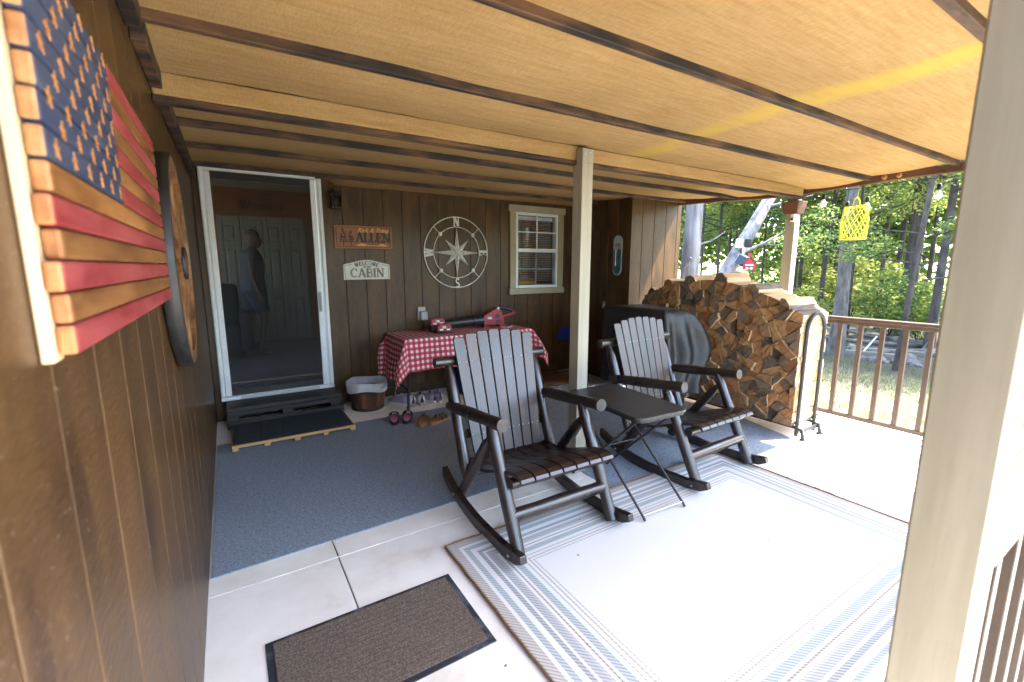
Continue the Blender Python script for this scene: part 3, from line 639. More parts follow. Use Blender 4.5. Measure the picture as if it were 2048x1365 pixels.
def batten(y, z, h=.036, w=.034, x0=XL + .002, x1=XR - .02, dy=0, nm='batten', m='joist'):
    pts = 12; mb = MB(); ring = []
    for i in range(pts + 1):
        x = x0 + (x1 - x0) * i / pts; e = .004 * mnoise.noise(Vector((x * 2, y * 7, 1))); yy = y + dy * i / pts
        ring.append([(x, yy - w / 2, z + e), (x, yy + w / 2, z + e), (x, yy + w / 2, z + h), (x, yy - w / 2, z + h)])
    vs = [p for r in ring for p in r]
    fs = [(i * 4 + k, i * 4 + (k + 1) % 4, i * 4 + 4 + (k + 1) % 4, i * 4 + 4 + k) for i in range(pts) for k in range(4)] + [(3, 2, 1, 0), tuple(pts * 4 + k for k in range(4))]
    mb.add(vs, fs); return mb.build(nm, m, roof, bevel=.003)
for y, z, h, dy in ((.57, 2.18, .036, 0), (1.27, 2.178, .036, 0), (1.85, 2.150, .038, -.03), (3.02, 2.146, .036, .03), (3.69, 2.178, .036, .02), (4.4, 2.192, .036, 0)): batten(y, z, h, dy=dy)
batten(.02, 2.17, .05, .045)
wb = MB().box(XL + .003, XR - .05, 2.338, 2.405, 2.086, 2.174).build('wrapped_beam', 'burlap_plain', roof, bevel=.008, seg=2)
batten(2.368, 2.064, .021, .062, nm='beam_strip')
for i, (a, b) in enumerate(((.04, .55), (.6, 1.24), (1.3, 1.82), (1.88, 2.33), (2.41, 3.0), (3.04, 3.66), (3.72, 4.37), (4.43, 4.8))):
    z = [2.12, 2.12, 2.115, 2.105, 2.11, 2.12, 2.14, 2.15][i]; bx('ledger_block', 'joist', roof, XL + .001, XL + .040, a, b, z, z + .075, .003)
eb = []
for y in np.linspace(.0, 4.0, 33):
    zz = 2.135 - .03 * math.exp(-((y - 2.45) / .5) ** 2) + .03 * max(0, (y - 2.9)) + .006 * mnoise.noise(Vector((y * 3, 2, 0)))
    hh = .062 + .010 * mnoise.noise(Vector((y * 2.3, 7, 0)))
    eb.append([(XR - .022, y, zz), (XR + .022, y, zz), (XR + .022, y, zz + hh), (XR - .022, y, zz + hh)])
mbe = MB(); n_ = len(eb)
mbe.add([p for r in eb for p in r], [(i * 4 + k, i * 4 + 4 + k, i * 4 + 4 + (k + 1) % 4, i * 4 + (k + 1) % 4) for i in range(n_ - 1) for k in range(4)] + [(0, 1, 2, 3), tuple((n_ - 1) * 4 + k for k in (3, 2, 1, 0))])
eo = mbe.build('eave_board', 'eave_wood', roof, bevel=.004)
for y in (1.62, 1.72, 2.05): MB().lathe([(0, 0), (.022, 0), (.0215, -.002), (0, -.003)], 10, (XR - .0223, y, 2.165), axis='x').build('knot', 'tan_leather', eo)
MB().box(XL - .12, XR + .06, -.05, YB + .12, 2.33, 2.40).build('roof_deck', 'roof_top', roof)
MB().box(XL, XR + .03, -.028, -.002, 2.19, 2.33).build('end_fascia', 'eave_wood', roof)
MB().box(XR + .022, XR + .06, 0.0, YB, 2.225, 2.329).build('side_fascia', 'eave_wood', roof)

# ------------------------------------------------------------------ posts
def post(label, x, y, w, z1, notch=None):
    t = thing('porch_post', label, 'post', (x, y, 0), 0, 'painted porch posts')
    if notch: 
        MB().box(-w / 2, w / 2, -w / 2, w / 2, 0, notch).box(-w / 2, w / 2, -w / 2, w / 2 - .028, notch - .001, z1).build('shaft', 'post_paint', t, bevel=.003)
    else: MB().box(-w / 2, w / 2, -w / 2, w / 2, 0, z1).build('shaft', 'post_paint', t, bevel=.004)
    return t
pm = post('cream painted square post standing between the two rocking chairs', 1.982, 2.318, .09, 2.149, 2.06)
MB().lathe([(0, 0), (.004, 0), (.003, -.002), (0, -.003)], 6, (-.02, -.0451, 2.115), axis='y').build('nail_head', 'steel', pm)
MB().lathe([(0, 0), (.004, 0), (.003, -.002), (0, -.003)], 6, (.02, -.0451, 2.125), axis='y').build('nail_head', 'steel', pm)
pn = post('thick pale post close to the camera at the right, blurred', .975, .195, .09, 2.17)
pc = post('sunlit cream post at the railing behind the firewood stack', XR, 2.44, .092, 2.10)
for k, (dx, dy) in enumerate(((-1, 0), (0, -1))):
    mb = MB()
    if dx: mb.hexa([(-.066, -.062, 1.93), (-.048, -.062, 1.93), (-.048, .062, 1.93), (-.066, .062, 1.93), (-.084, -.085, 2.05), (-.048, -.085, 2.05), (-.048, .085, 2.05), (-.084, .085, 2.05)])
    else: mb.hexa([(-.062, -.066, 1.93), (.062, -.066, 1.93), (.062, -.048, 1.93), (-.062, -.048, 1.93), (-.08, -.084, 2.05), (.085, -.084, 2.05), (.085, -.048, 2.05), (-.08, -.048, 2.05)])
    mb.build('capital_board', 'eave_wood', pc, bevel=.003)
scm = thing('security_camera', 'small white security camera under the brown block on the sunlit post', 'camera', (XR - .06, 2.405, 1.905))
MB().box(-.022, .012, -.018, .018, -.05, .02).build('housing', 'white_paint', scm, bevel=.006, seg=2)
MB().lathe([(0, 0), (.013, 0), (.013, .006), (0, .006)], 12, (-.029, 0, -.03), axis='x').build('lens', 'black_plastic', scm)

# ------------------------------------------------------------------ railings
def railing(label, p0, p1, n, off=0.0):
    d = Vector(p1) - Vector(p0); L = d.length; t = thing('porch_railing', label, 'railing', p0, math.atan2(d.y, d.x), 'brown porch railings')
    MB().box(0, L, -.045, .045, .935, .965).build('top_rail', 'rail_brown', t, bevel=.004); MB().box(0, L, -.018, .018, .90, .934).build('sub_rail', 'rail_brown', t, bevel=.003)
    MB().box(0, L, -.02, .02, .028, .066).build('bottom_rail', 'rail_brown', t, bevel=.003)
    b0 = None
    for k in range(n):
        x = off + (k + .5) * .1625
        if x > L - .03: break
        if b0 is None: b0 = MB().box(-.017, .017, -.0165, .0165, .0665, .8995).build('baluster', 'rail_brown', t, bevel=.002); b0.location = (x, 0, 0)
        else: inst(b0, t, (x, 0, 0))
    for x in (.3, L - .3): bx('foot_block', 'rail_brown', t, x - .03, x + .03, -.018, .018, 0, .0275)
    return t
railing('brown wooden railing beside the lawn, right of the firewood stack', (XR, .24, 0), (XR, 2.392, 0), 14, -.0285)
railing('brown railing at the lower right edge, beyond the near post', (1.022, .195, 0), (XR - .05, .195, 0), 23)

# ------------------------------------------------------------------ floor coverings
def poly_mat(name, corners, th, m, label, cat, loc=(0, 0, 0), z=.0):
    mb = MB(); n = len(corners); mb.prism([(c[0], c[1]) for c in corners], z, z + th, lambda x, y, d: (x, y, d)); o = mb.build(name, m); return tag(o, label, cat)
poly_mat('outdoor_carpet', [(XL + .008, 2.325), (1.0, 2.365), (1.985, 2.40), (1.985, 4.13), (.9, 4.14), (XL + .008, 4.17)], .006, 'carpet_grey', 'blue grey outdoor carpet spread in front of the screen door', 'carpet', z=.001)
poly_mat('outdoor_carpet', [(1.995, 2.20), (2.0, 1.80), (3.88, 1.775), (4.06, 2.4), (4.02, 3.78), (3.985, 3.79), (3.985, 4.80), (2.95, 4.80), (2.9, 4.16), (1.995, 4.13)], .006, 'carpet_grey', 'blue grey outdoor carpet under the farther rocking chair and covered grill', 'carpet', z=.001)
tag(bpy.data.objects['outdoor_carpet'], group='pieces of grey outdoor carpet'); tag(bpy.data.objects['outdoor_carpet.001'], group='pieces of grey outdoor carpet')
RX, RY = 1.135, .77; rugmat(RX, RY)
rug = thing('area_rug', 'large cream area rug with blue and tan striped border', 'rug', (1.965, 1.20, .0))
gr = [[(x, y, .012 + .002 * mnoise.noise(Vector((x * 3, y * 3, 0)))) for y in np.linspace(-RY, RY, 30)] for x in np.linspace(-RX, RX, 40)]
mb = MB().sheet(gr); mb.box(-RX + .001, RX - .001, -RY + .001, RY - .001, .0075, .0098); mb.build('pile', 'rug', rug)
edge = [(-RX, -RY), (RX, -RY), (RX, RY), (-RX, RY), (-RX, -RY)]; pts = []
for (a, b), (c, d) in zip(edge, edge[1:]):
    for k in range(24): t = k / 24; pts.append((a + (c - a) * t + .003 * random.uniform(-1, 1), b + (d - b) * t + .003 * random.uniform(-1, 1), .012))
MB().tube(pts + [pts[0]], .006, 6).build('binding', 'brown_mat', rug)
fray = MB()
for k in range(26):
    y = random.uniform(-.15, .25); L = random.uniform(.01, .035); fray.tube([(RX, y, .012), (RX + L * .6, y + random.uniform(-.02, .02), .012), (RX + L, y + random.uniform(-.03, .03), .006)], .0012, 4)
tag(fray.build('frayed_threads', 'brown_mat', rug), kind='stuff')
dm = thing('door_mat', 'brown ribbed door mat with black rubber edge near the camera', 'door mat', (.382, 1.554, 0))
MB().box(-.379, .379, -.227, .227, .001, .006).build('rubber_edge', 'mat_rubber', dm, bevel=.002)
ribs = MB(); 
for k in range(44):
    y = -.200 + k * .00925; ribs.box(-.352, .352, y, y + .0068, .0062, .0105 + .001 * math.sin(k * 2.1))
ribs.box(-.353, .353, -.203, .206, .0061, .0085); tag(ribs.build('ribbed_pile', 'mat_brown', dm), kind='stuff')
bmt = MB().box(-.3, .3, -.3, .3, .002, .012).build('floor_mat', 'brown_mat', None, (3.42, 4.5, .006)); tag(bmt, 'plain brown floor mat lying in the dark corner by the closet', 'floor mat')
bmt.location.z = .0

lit = MB(); rl = random.Random(4)
for k in range(34):
    x, y = rl.uniform(-.1, 4.6), rl.uniform(.3, 2.3); a = rl.uniform(0, 6.28); L = rl.uniform(.004, .011); z = .0145 if (.83 < x < 3.1 and .43 < y < 1.97) else .0008
    lit.add([(x + L * math.cos(a + b) * (1 if i % 2 == 0 else .5), y + L * math.sin(a + b) * (1 if i % 2 == 0 else .5), z + .0015 * (i % 2)) for i, b in enumerate((0, 1.5, 3.1, 4.7))], [(0, 1, 2, 3)])
tag(lit.build('floor_litter', 'brown_mat'), 'small bits of bark and dry leaf scattered on the porch floor', 'litter', kind='stuff')
# boot tray platform
pl = thing('slat_platform', 'low new-wood slat platform on the carpet before the screen door', 'platform', (.385, 4.21, .0068))
MB().box(-.465, .465, -.262, -.232, .024, .046).build('front_slat', 'pallet_new', pl, bevel=.002)
for k in range(5): bx('slat', 'pallet_new', pl, -.463, .463, -.215 + k * .1, -.215 + k * .1 + .07, .026, .045)
for k in range(5): x = -.462 + k * .2205; bx('foot_runner', 'pallet_new', pl, x, x + .042, -.258, .26, 0, .0235)
bm = thing('ribbed_mat', 'dark green textured mat laid on the slat platform', 'mat', (.385, 4.21, .0535))
MB().box(-.455, .45, -.255, .265, 0, .008).build('backing', 'boot_mat', bm, bevel=.003)
for k in range(5):
    x = -.42 + k * .172; MB().box(x, x + .155, -.215, .225, .0082, .0125).build('raised_block', 'boot_mat', bm, bevel=.004)
sp_ = thing('entry_step', 'dark stained wooden step below the screen door', 'step', (.38, 4.66, 0))
MB().box(-.48, .48, -.135, -.012, .165, .20).build('tread_board', 'step_wood', sp_, bevel=.003); MB().box(-.48, .48, -.006, .15, .165, .20).build('tread_board', 'step_wood', sp_, bevel=.003)
MB().box(-.47, .49, -.160, -.140, .02, .085).build('riser_board', 'step_wood', sp_, bevel=.003)
MB().box(-.478, .478, -.139, -.12, .12, .164).build('riser_board', 'step_wood', sp_, bevel=.003)
for x in (-.44, 0, .42): bx('block', 'step_wood', sp_, x - .045, x + .045, -.118, .15, 0, .164)

# ------------------------------------------------------------------ rocking chairs
def chair(label, x, y, rz):
    t = thing('rocking_chair', label, 'rocking chair', (x, y, 0), rz, 'dark log rocking chairs')
    def log(nm, a, b, r, seed, r0=None, r1=None, cut0=False, cut1=False):
        a = Vector(a); b = Vector(b); n = 8; mb = MB()
        pts = [a.lerp(b, i / n) for i in range(n + 1)]; rad = [r * (1 + .05 * math.sin(i * 1.3 + seed)) for i in range(n + 1)]
        if r0: rad[0] = r0
        if r1: rad[-1] = r1
        mb.tube(pts, rad, 14, True, False, .05, seed)
        for i in (-1, -2): pass
        mb.mi[-2] = 1 if cut0 else 0; mb.mi[-1] = 1 if cut1 else 0
        return mb.build(nm, ['chair_wood', 'chair_cut'], t)
    for k, s in enumerate((-1, 1)):
        log('arm', (s * .33, .40, .588), (s * .319, -.235, .655), .034, 3 + k, r0=.026, cut1=True)
        log('rear_post', (s * .308, .45, .83), (s * .312, .20, .19), .034, 5 + k, r0=.020, r1=.024)
        log('front_leg', (s * .307, -.075, .628), (s * .306, -.365, .030), .034, 7 + k, r0=.024)
        log('rear_leg', (s * .309, -.085, .54), (s * .310, .30, .045), .033, 9 + k, r0=.018)
        prof = [(-.475, .062), (-.42, .030), (-.30, .007), (-.15, 0), (0, .0), (.15, .014), (.28, .04), (.40, .085), (.46, .115)]
        mb = MB(); rr = []
        for i, (yy, z) in enumerate(prof):
            h = .062 if i else .035; rr.append([(s * .346 - .019, yy, z), (s * .346 + .019, yy, z), (s * .346 + .019, yy + (.012 if i == 0 else 0), z + h), (s * .346 - .019, yy + (.012 if i == 0 else 0), z + h)])
        vs_ = [p for r in rr for p in r]; m_ = len(rr)
        mb.add(vs_, [(i * 4 + q, i * 4 + (q + 1) % 4, i * 4 + 4 + (q + 1) % 4, i * 4 + 4 + q) for i in range(m_ - 1) for q in range(4)] + [(3, 2, 1, 0), tuple((m_ - 1) * 4 + q for q in range(4))])
        rk = mb.build('rocker', 'chair_wood', t, bevel=.004, seg=2)
        for yy, zz in ((-.36, .045), (.29, .068)):
            MB().lathe([(0, 0), (.009, 0), (.007, -.005 * 1), (0, -.006)], 10, (-.366 if s < 0 else .3265, yy, zz), axis='x').build('bolt', 'steel', rk)
    log('front_stretcher', (-.31, -.285, .195), (.31, -.285, .195), .034, 21)
    log('top_bar', (-.395, .462, .848), (.395, .462, .848), .031, 22, cut0=True, cut1=True)
    log('seat_support', (-.30, -.27, .36), (.30, -.27, .36), .030, 23); log('seat_support', (-.31, .16, .245), (.31, .16, .245), .030, 24)
    MB().beam((-.315, .318, .42), (.315, .318, .42), .022, .055).build('lower_bar', 'chair_wood', t, bevel=.003)
    # seat slats, contoured front to back
    prof = [(-.372, .398), (-.362, .414), (-.335, .424), (-.28, .422), (-.20, .405), (-.10, .365), (0, .325), (.10, .298), (.19, .290), (.245, .298)]
    for k in range(7):
        xc = -.258 + k * .086; mb = MB(); rr = []
        for i, (yy, z) in enumerate(prof):
            j = max(0, min(i, len(prof) - 2)); dy = prof[j + 1][0] - prof[j][0]; dz = prof[j + 1][1] - prof[j][1]; L = math.hypot(dy, dz); ny, nz = dz / L * .018, -dy / L * .018
            rr.append([(xc - .039, yy, z), (xc + .039, yy, z), (xc + .039, yy + ny, z + nz), (xc - .039, yy + ny, z + nz)])
        m_ = len(rr); mb.add([p for r in rr for p in r], [(i * 4 + q, i * 4 + 4 + q, i * 4 + 4 + (q + 1) % 4, i * 4 + (q + 1) % 4) for i in range(m_ - 1) for q in range(4)] + [(0, 1, 2, 3), tuple((m_ - 1) * 4 + q for q in (3, 2, 1, 0))])
        mb.build('seat_slat', 'chair_seat', t, bevel=.002)
    # back slats, fanned with an arched top
    scr = MB()
    for k in range(7):
        u = (k - 3) / 3; xb, xt = u * .207, u * .246; wb_, wt_ = .062, .074
        top = 1.03 - .035 * u * u
        def P(z, xx, dep): 
            f = (z - .29) / .74; yc = .235 + .205 * f; return (xx, yc + dep, z)
        mb = MB(); zs = [.285 + (top - .285) * i / 10 for i in range(11)]; rr = []
        for i, z in enumerate(zs):
            f = i / 10; xc = xb + (xt - xb) * f; ww = (wb_ + (wt_ - wb_) * f) / 2
            if i == 10: ww -= .009
            rr.append([P(z, xc - ww, 0), P(z, xc + ww, 0), P(z, xc + ww, .018), P(z, xc - ww, .018)])
            if i == 9:
                z2 = top - .010; rr.append([P(z2, xt - wt_ / 2 + .0015, 0), P(z2, xt + wt_ / 2 - .0015, 0), P(z2, xt + wt_ / 2 - .0015, .018), P(z2, xt - wt_ / 2 + .0015, .018)])
        m_ = len(rr); mb.add([p for r in rr for p in r], [(i * 4 + q, i * 4 + (q + 1) % 4, i * 4 + 4 + (q + 1) % 4, i * 4 + 4 + q) for i in range(m_ - 1) for q in range(4)] + [(3, 2, 1, 0), tuple((m_ - 1) * 4 + q for q in range(4))])
        mb.build('back_slat', 'chair_slat', t, bevel=.002)
        for z, f in ((.85, .76), (.425, .18)):
            for s in (-1, 1):
                px = xb + (xt - xb) * f + s * .021; q = P(z, px, 0); scr.lathe([(0, 0), (.0042, 0), (.003, -.002), (0, -.0025)], 6, (q[0], q[1] - .0002, q[2]), axis='y')
    tag(scr.build('screw_heads', 'steel', t), kind='stuff')
    return t
chair('dark log rocking chair nearer the screen door, before the checked table', 1.408, 2.05, -.015)
chair('dark log rocking chair by the covered grill, beside the firewood', 2.751, 2.053, .034)

# ------------------------------------------------------------------ folding side table
ft = thing('folding_side_table', 'black folding side table with crossed thin legs between the rocking chairs', 'side table', (2.045, 1.945, 0), R(-3))
def rrect(hx, hy, r, n=6):
    o = []
    for cx, cy, a in ((hx - r, hy - r, 0), (-hx + r, hy - r, 90), (-hx + r, -hy + r, 180), (hx - r, -hy + r, 270)):
        for k in range(n + 1): t = R(a + 90 * k / n); o.append((cx + r * math.cos(t), cy + r * math.sin(t)))
    return o
MB().prism(rrect(.20, .335, .06), .592, .606, lambda x, y, d: (x, y, d)).build('top', 'table_top', ft, bevel=.003, seg=2)
MB().prism(rrect(.19, .325, .055), .574, .5918, lambda x, y, d: (x, y, d)).build('rim', 'dark_grey_metal', ft)
for s in (-1, 1):
    MB().tube([(s * .165, .30, .573), (s * .160, -.36, .035), (s * .160, -.372, .019)], .0075, 8).build('leg', 'black_metal', ft)
    MB().tube([(s * .145, -.27, .573), (s * .15, .30, .035), (s * .15, .31, .019)], .0075, 8).build('leg', 'black_metal', ft)
MB().tube([(-.16, -.352, .042), (.16, -.352, .042)], .005, 8).build('cross_bar', 'steel', ft); MB().tube([(-.15, .29, .045), (.15, .29, .045)], .005, 8).build('cross_bar', 'black_metal', ft)
MB().tube([(-.163, .0, .325), (.163, 0, .325)], .004, 6).build('pivot_rod', 'black_metal', ft)

# ------------------------------------------------------------------ table, cloth and what stands on it
tb = thing('folding_table', 'folding table under the red checked cloth against the back wall', 'table', (2.15, 4.49, 0))
MB().box(-.73, .73, -.285, .285, .70, .725).build('table_top', 'grey_plastic', tb, bevel=.004)
for sx in (-1, 1):
    for sy in (-1, 1): MB().tube([(sx * .66, sy * .20, .699), (sx * .715, sy * .225, .02), (sx * .715, sy * .225, 0)], .0125, 10).build('leg', 'dark_grey_metal', tb)
    MB().tube([(sx * .70, -.22, .2), (sx * .70, .22, .2)], .009, 8).build('leg_brace', 'dark_grey_metal', tb)
def cloth():
    A, B, D = .742, .297, .315; DL = .455; na, nb = 118, 66; vs_ = []; uv = []
    for i in range(na + 1):
        s = -(A + DL) + (2 * A + DL + D) * i / na
        for j in range(nb + 1):
            t = -(B + D) + 2 * (B + D) * j / nb
            es = max(0, abs(s) - A) * (1 if s > 0 else -1); et = max(0, abs(t) - B) * (1 if t > 0 else -1)
            if et > 0: et = min(et, .06)                         # tucked behind against the wall
            dd = math.hypot(es, et); cs = max(-A, min(A, s)); ct = max(-B, min(B, t)); z = .7265 + .002 * mnoise.noise(Vector((s * 6, t * 6, 0)))
            x, y = cs, ct
            if dd > 0:
                ux, uy = es / dd, et / dd; corner = abs(ux * uy) * 2
                run = (s if abs(et) > abs(es) else t); f = min(1, dd / .12)
                out = .006 + .016 * f * (1 + math.sin(run * 16 + (1.2 if s > 0 else 0))) * (dd / D) + corner * .15 * min(1, dd / .3) + .02 * dd / D
                if uy > .5: out = .004 * f
                out += .015 * mnoise.noise(Vector((s * 5, t * 5, 3))) * dd / D * (0 if uy > .3 else 1)
                x += ux * out; y += uy * out; z -= math.sqrt(max(0, dd * dd - (out * .4) ** 2)) if dd > .02 else dd * .8
            vs_.append((x, y, z)); uv.append((s, t))
    fs = [(i * (nb + 1) + j, (i + 1) * (nb + 1) + j, (i + 1) * (nb + 1) + j + 1, i * (nb + 1) + j + 1) for i in range(na) for j in range(nb)]
    mb = MB().add(vs_, fs, True); o = mb.build('tablecloth', 'gingham', None, (2.15, 4.49, 0)); me = o.data; l = me.uv_layers.new(name='UVMap')
    for lp in me.loops: l.data[lp.index].uv = uv[lp.vertex_index]
    return o
tag(cloth(), 'red and white checked tablecloth hanging in folds over the folding table', 'tablecloth')

lb = thing('leaf_blower', 'red and black cordless leaf blower lying on the checked cloth', 'leaf blower', (2.55, 4.56, .731), R(-3))
MB().tube([(-.72, -.01, .062), (-.60, -.01, .064), (-.22, 0, .082), (-.10, 0, .085)], [.036, .046, .060, .063], 18).build('blower_tube', 'black_plastic', lb)
MB().lathe([(.064, -.235), (.067, -.23), (.067, -.21), (.064, -.205)], 18, (0, 0, .0822), axis='x').build('tube_collar', 'black_plastic', lb)
YP = lambda x, y, d: (x, d, y)
MB().prism([(-.10, .0), (-.085, .0), (-.075, .03), (.09, .03), (.10, .0), (.14, .0), (.155, .055), (.145, .12), (.10, .205), (.075, .225), (-.06, .155), (-.10, .135)], -.055, .055, YP).build('motor_housing', 'red_plastic', lb, bevel=.010, seg=2)
MB().prism([(.14, .095), (.30, .135), (.325, .13), (.33, .155), (.30, .165), (.14, .125)], -.028, .028, YP).build('rear_handle', 'red_plastic', lb, bevel=.006, seg=2)
MB().tube([(.085, 0, .205), (.12, 0, .222), (.20, 0, .205), (.27, 0, .185), (.305, 0, .155)], [.018, .019, .018, .017, .018], 10).build('grip', 'black_plastic', lb)
MB().prism([(.03, .11), (.085, .10), (.10, .14), (.05, .155)], -.0562, -.0552, YP).prism([(.04, .045), (.11, .045), (.115, .085), (.05, .085)], -.0562, -.0552, YP).build('vent', 'black_plastic', lb)
MB().prism([(.06, .215), (.085, .2), (.095, .222), (.08, .232)], -.0565, -.02, YP).build('badge', 'white_paint', lb)
mb = MB(); letters(mb, 'SKIL', -.062, .095, .026, YP, -.0552, -.0575, 1.05, -.06); mb.build('lettering', 'white_paint', lb)
for nm, lab, x, y, z, rz in (('battery_charger', 'red and black battery charger on the checked cloth, nearer its front', 1.905, 4.42, .730, R(-8)), ('battery_charger', 'red and black battery charger half hidden behind another charger', 1.885, 4.55, .731, R(-5))):
    bc = thing(nm, lab, 'charger', (x, y, z), rz, 'battery chargers on the table')
    hh = .0 if y < 4.5 else .05
    MB().box(-.085, .085, -.06, .06, 0, .025 + hh).build('base', 'black_plastic', bc, bevel=.008, seg=2)
    MB().prism([(-.08, .026 + hh), (.08, .026 + hh), (.072, .07 + hh), (.045, .092 + hh), (-.045, .092 + hh), (-.072, .07 + hh)], -.056, .056, YP).build('battery', 'red_plastic', bc, bevel=.008, seg=2)
    mb = MB(); letters(mb, 'SKIL', -.030, .052 + hh, .022, YP, -.0562, -.058, 1.0, -.06); mb.build('lettering', 'white_paint', bc)
    MB().box(-.055, -.02, -.0582, -.0562, .030 + hh, .046 + hh).box(.02, .055, -.0582, -.0562, .030 + hh, .046 + hh).build('contact', 'white_paint', bc)
tag(MB().tube([(1.78, 4.60, .737), (1.74, 4.68, .738), (1.78, 4.76, .74), (1.82, 4.80, .80), (1.825, 4.795, .845)], .004, 6).build('charger_cord', 'black_plastic'), 'thin black cord running from the chargers up to the outlet', 'cord')
tag(MB().tube([(2.62, 4.44, .736), (2.70, 4.38, .736), (2.78, 4.44, .737), (2.83, 4.56, .737)], .0035, 6).build('charger_cord', 'shoe_white'), 'pale cord lying at the far right end of the checked cloth', 'cord')
ob = thing('outlet_box', 'grey outdoor outlet box with bubble cover on the back wall', 'outlet', (1.82, YB - .001, .90))
MB().box(-.045, .045, -.03, 0, -.075, .075).build('box', 'grey_plastic', ob, bevel=.005, seg=2); MB().box(-.03, .05, -.085, -.0305, -.07, .03).build('bubble_cover', 'grey_plastic', ob, bevel=.012, seg=3)

co = thing('cooler', 'red white and blue drinks cooler standing under the checked table', 'cooler', (2.32, 4.50, 0))
MB().box(-.2, .2, -.15, .15, 0, .30).build('body', 'cooler_blue', co, bevel=.015, seg=2); MB().box(-.205, .205, -.155, .155, .301, .33).build('band', 'white_paint', co, bevel=.006); MB().box(-.205, .205, -.155, .155, .331, .385).build('lid', 'cooler_red', co, bevel=.015, seg=2)
MB().tube([(-.21, 0, .28), (-.225, 0, .40), (-.1, 0, .42), (.1, 0, .42), (.225, 0, .40), (.21, 0, .28)], .008, 8).build('handle', 'white_paint', co)

# ------------------------------------------------------------------ barrel bucket with bag
bk = thing('barrel_bucket', 'half barrel wooden bucket left of the checked table', 'bucket', (1.115, 4.56, 0))
pr = [(.150, .0), (.158, .05), (.170, .12), (.180, .18), (.186, .22)]
ns = 20
prs = [(r - .014, z) for r, z in pr]
mb = MB(); a0, a1 = 0, 2 * math.pi / ns - .012
mb.lathe(pr, 3, a0=a0, a1=a1); mb.lathe([(pr[-1][0], .22), (pr[-1][0] - .014, .22)], 3, a0=a0, a1=a1, smooth=False)
for aa in (a0, a1):
    mb.add([(r * math.cos(aa), r * math.sin(aa), z) for r, z in pr] + [(r * math.cos(aa), r * math.sin(aa), z) for r, z in prs][::-1], [tuple(range(10))])
s0 = mb.build('stave', 'stave', bk)
for k in range(1, ns): inst(s0, bk, (0, 0, 0), (0, 0, k * 2 * math.pi / ns))
for z0, z1, ra in ((.004, .03, .1545), (.190, .214, .1862)): MB().lathe([(ra - .001, z0), (ra + .003, z0), (ra + .0045, z1), (ra, z1)], 40).build('hoop', 'black_metal', bk)
MB().lathe([(0, .012), (.148, .012)], 24).build('bottom', 'step_wood', bk)
MB().lathe([(.135, .013), (.150, .1), (.165, .215)], 24).build('inner_wall', 'siding_dark_gap', bk)
bag = thing('bin_liner', 'white plastic bag folded over the rim of the barrel bucket', 'bag', (1.115, 4.56, .2205))
gr = []
for k in range(49):
    a = 2 * math.pi * k / 48; q = lambda r, z, f: ((r + f * .012 * mnoise.noise(Vector((math.cos(a) * 3, math.sin(a) * 3, z * 9)))) * math.cos(a), (r + f * .012 * mnoise.noise(Vector((math.cos(a) * 3, math.sin(a) * 3, z * 9)))) * math.sin(a), z)
    w_ = .008 * math.sin(3 * a + 1)
    gr.append([q(.196, -.022 + w_ * 2, .3), q(.198, .005, .5), q(.197, .035 + w_, 1), q(.194, .064 + w_, 1), q(.187, .070 + w_, 1), q(.178, .045, 1), q(.168, .0, .6), q(.160, -.08, .4), q(.10, -.10, 2), q(.01, -.105, 0)])
mb = MB().sheet(gr); mb.build('plastic_sheet', 'bag', bag)
MB().tube([(.186 * math.cos(a), .186 * math.sin(a) - .016, .012 + .004 * math.sin(9 * a)) for a in np.linspace(-1.1, -.75, 6)], .004, 5).build('drawstring', 'cooler_red', bag)

# ------------------------------------------------------------------ shoes (toe along +Y)
def loft(mb, secs, n=12, smooth=True):
    rings = []
    for (y, w_, z0, z1, fl) in secs:
        ring = []
        for k in range(n + 1):
            a = math.pi * k / n; ring.append((w_ * math.copysign(abs(math.cos(a)) ** fl, math.cos(a)), y, z0 + (z1 - z0) * abs(math.sin(a)) ** .8))
        rings.append(ring)
    mb.sheet(rings, smooth)
def outline(L, wt, wh, n=20):
    o = []
    for k in range(n):
        a = 2 * math.pi * k / n; y = math.sin(a) * L / 2; ww = (wh + (wt - wh) * (.5 + .5 * math.sin(a))) ; o.append((ww * math.copysign(abs(math.cos(a)) ** .75, math.cos(a)), y))
    return o
def sneaker(label, x, y, rz, um, sm, lace, tab):
    t = thing('sneaker', label, 'shoe', (x, y, 0.0005), rz, 'sneakers under the table')
    MB().prism(outline(.27, .048, .036), 0, .03, lambda a, b, d: (a, b, d)).build('sole', sm, t, bevel=.006, seg=2)
    mb = MB(); loft(mb, [(-.130, .020, .0302, .075, .6), (-.118, .034, .0302, .105, .6), (-.08, .036, .0302, .108, .6), (-.03, .038, .0302, .098, .65), (.02, .041, .0302, .085, .7), (.07, .044, .0302, .066, .7), (.105, .038, .0302, .052, .7), (.128, .018, .0302, .038, .7)])
    mb.build('upper', um, t)
    mb = MB()
    for k in range(5):
        yy = -.035 + k * .022; zz = .101 - k * .0085; mb.tube([(-.022, yy, zz - .008), (0, yy + .004, zz + .002), (.022, yy, zz - .008)], .003, 5)
    mb.tube([(.0, -.03, .105), (.018, -.045, .118), (.03, -.03, .10)], .002, 5); mb.tube([(.0, -.03, .105), (-.018, -.04, .116), (-.03, -.02, .095)], .002, 5)
    mb.build('laces', lace, t)
    MB().box(-.012, .012, -.052, -.042, .09, .126).build('tongue', tab, t, bevel=.003)
    MB().box(-.007, .007, -.1335, -.121, .06, .105).build('heel_tab', tab, t, bevel=.003)
sneaker('white black-laced sneaker under the table, left one of its pair', 1.505, 4.47, R(6), 'shoe_white', 'grey_plastic', 'black_foam', 'black_foam')
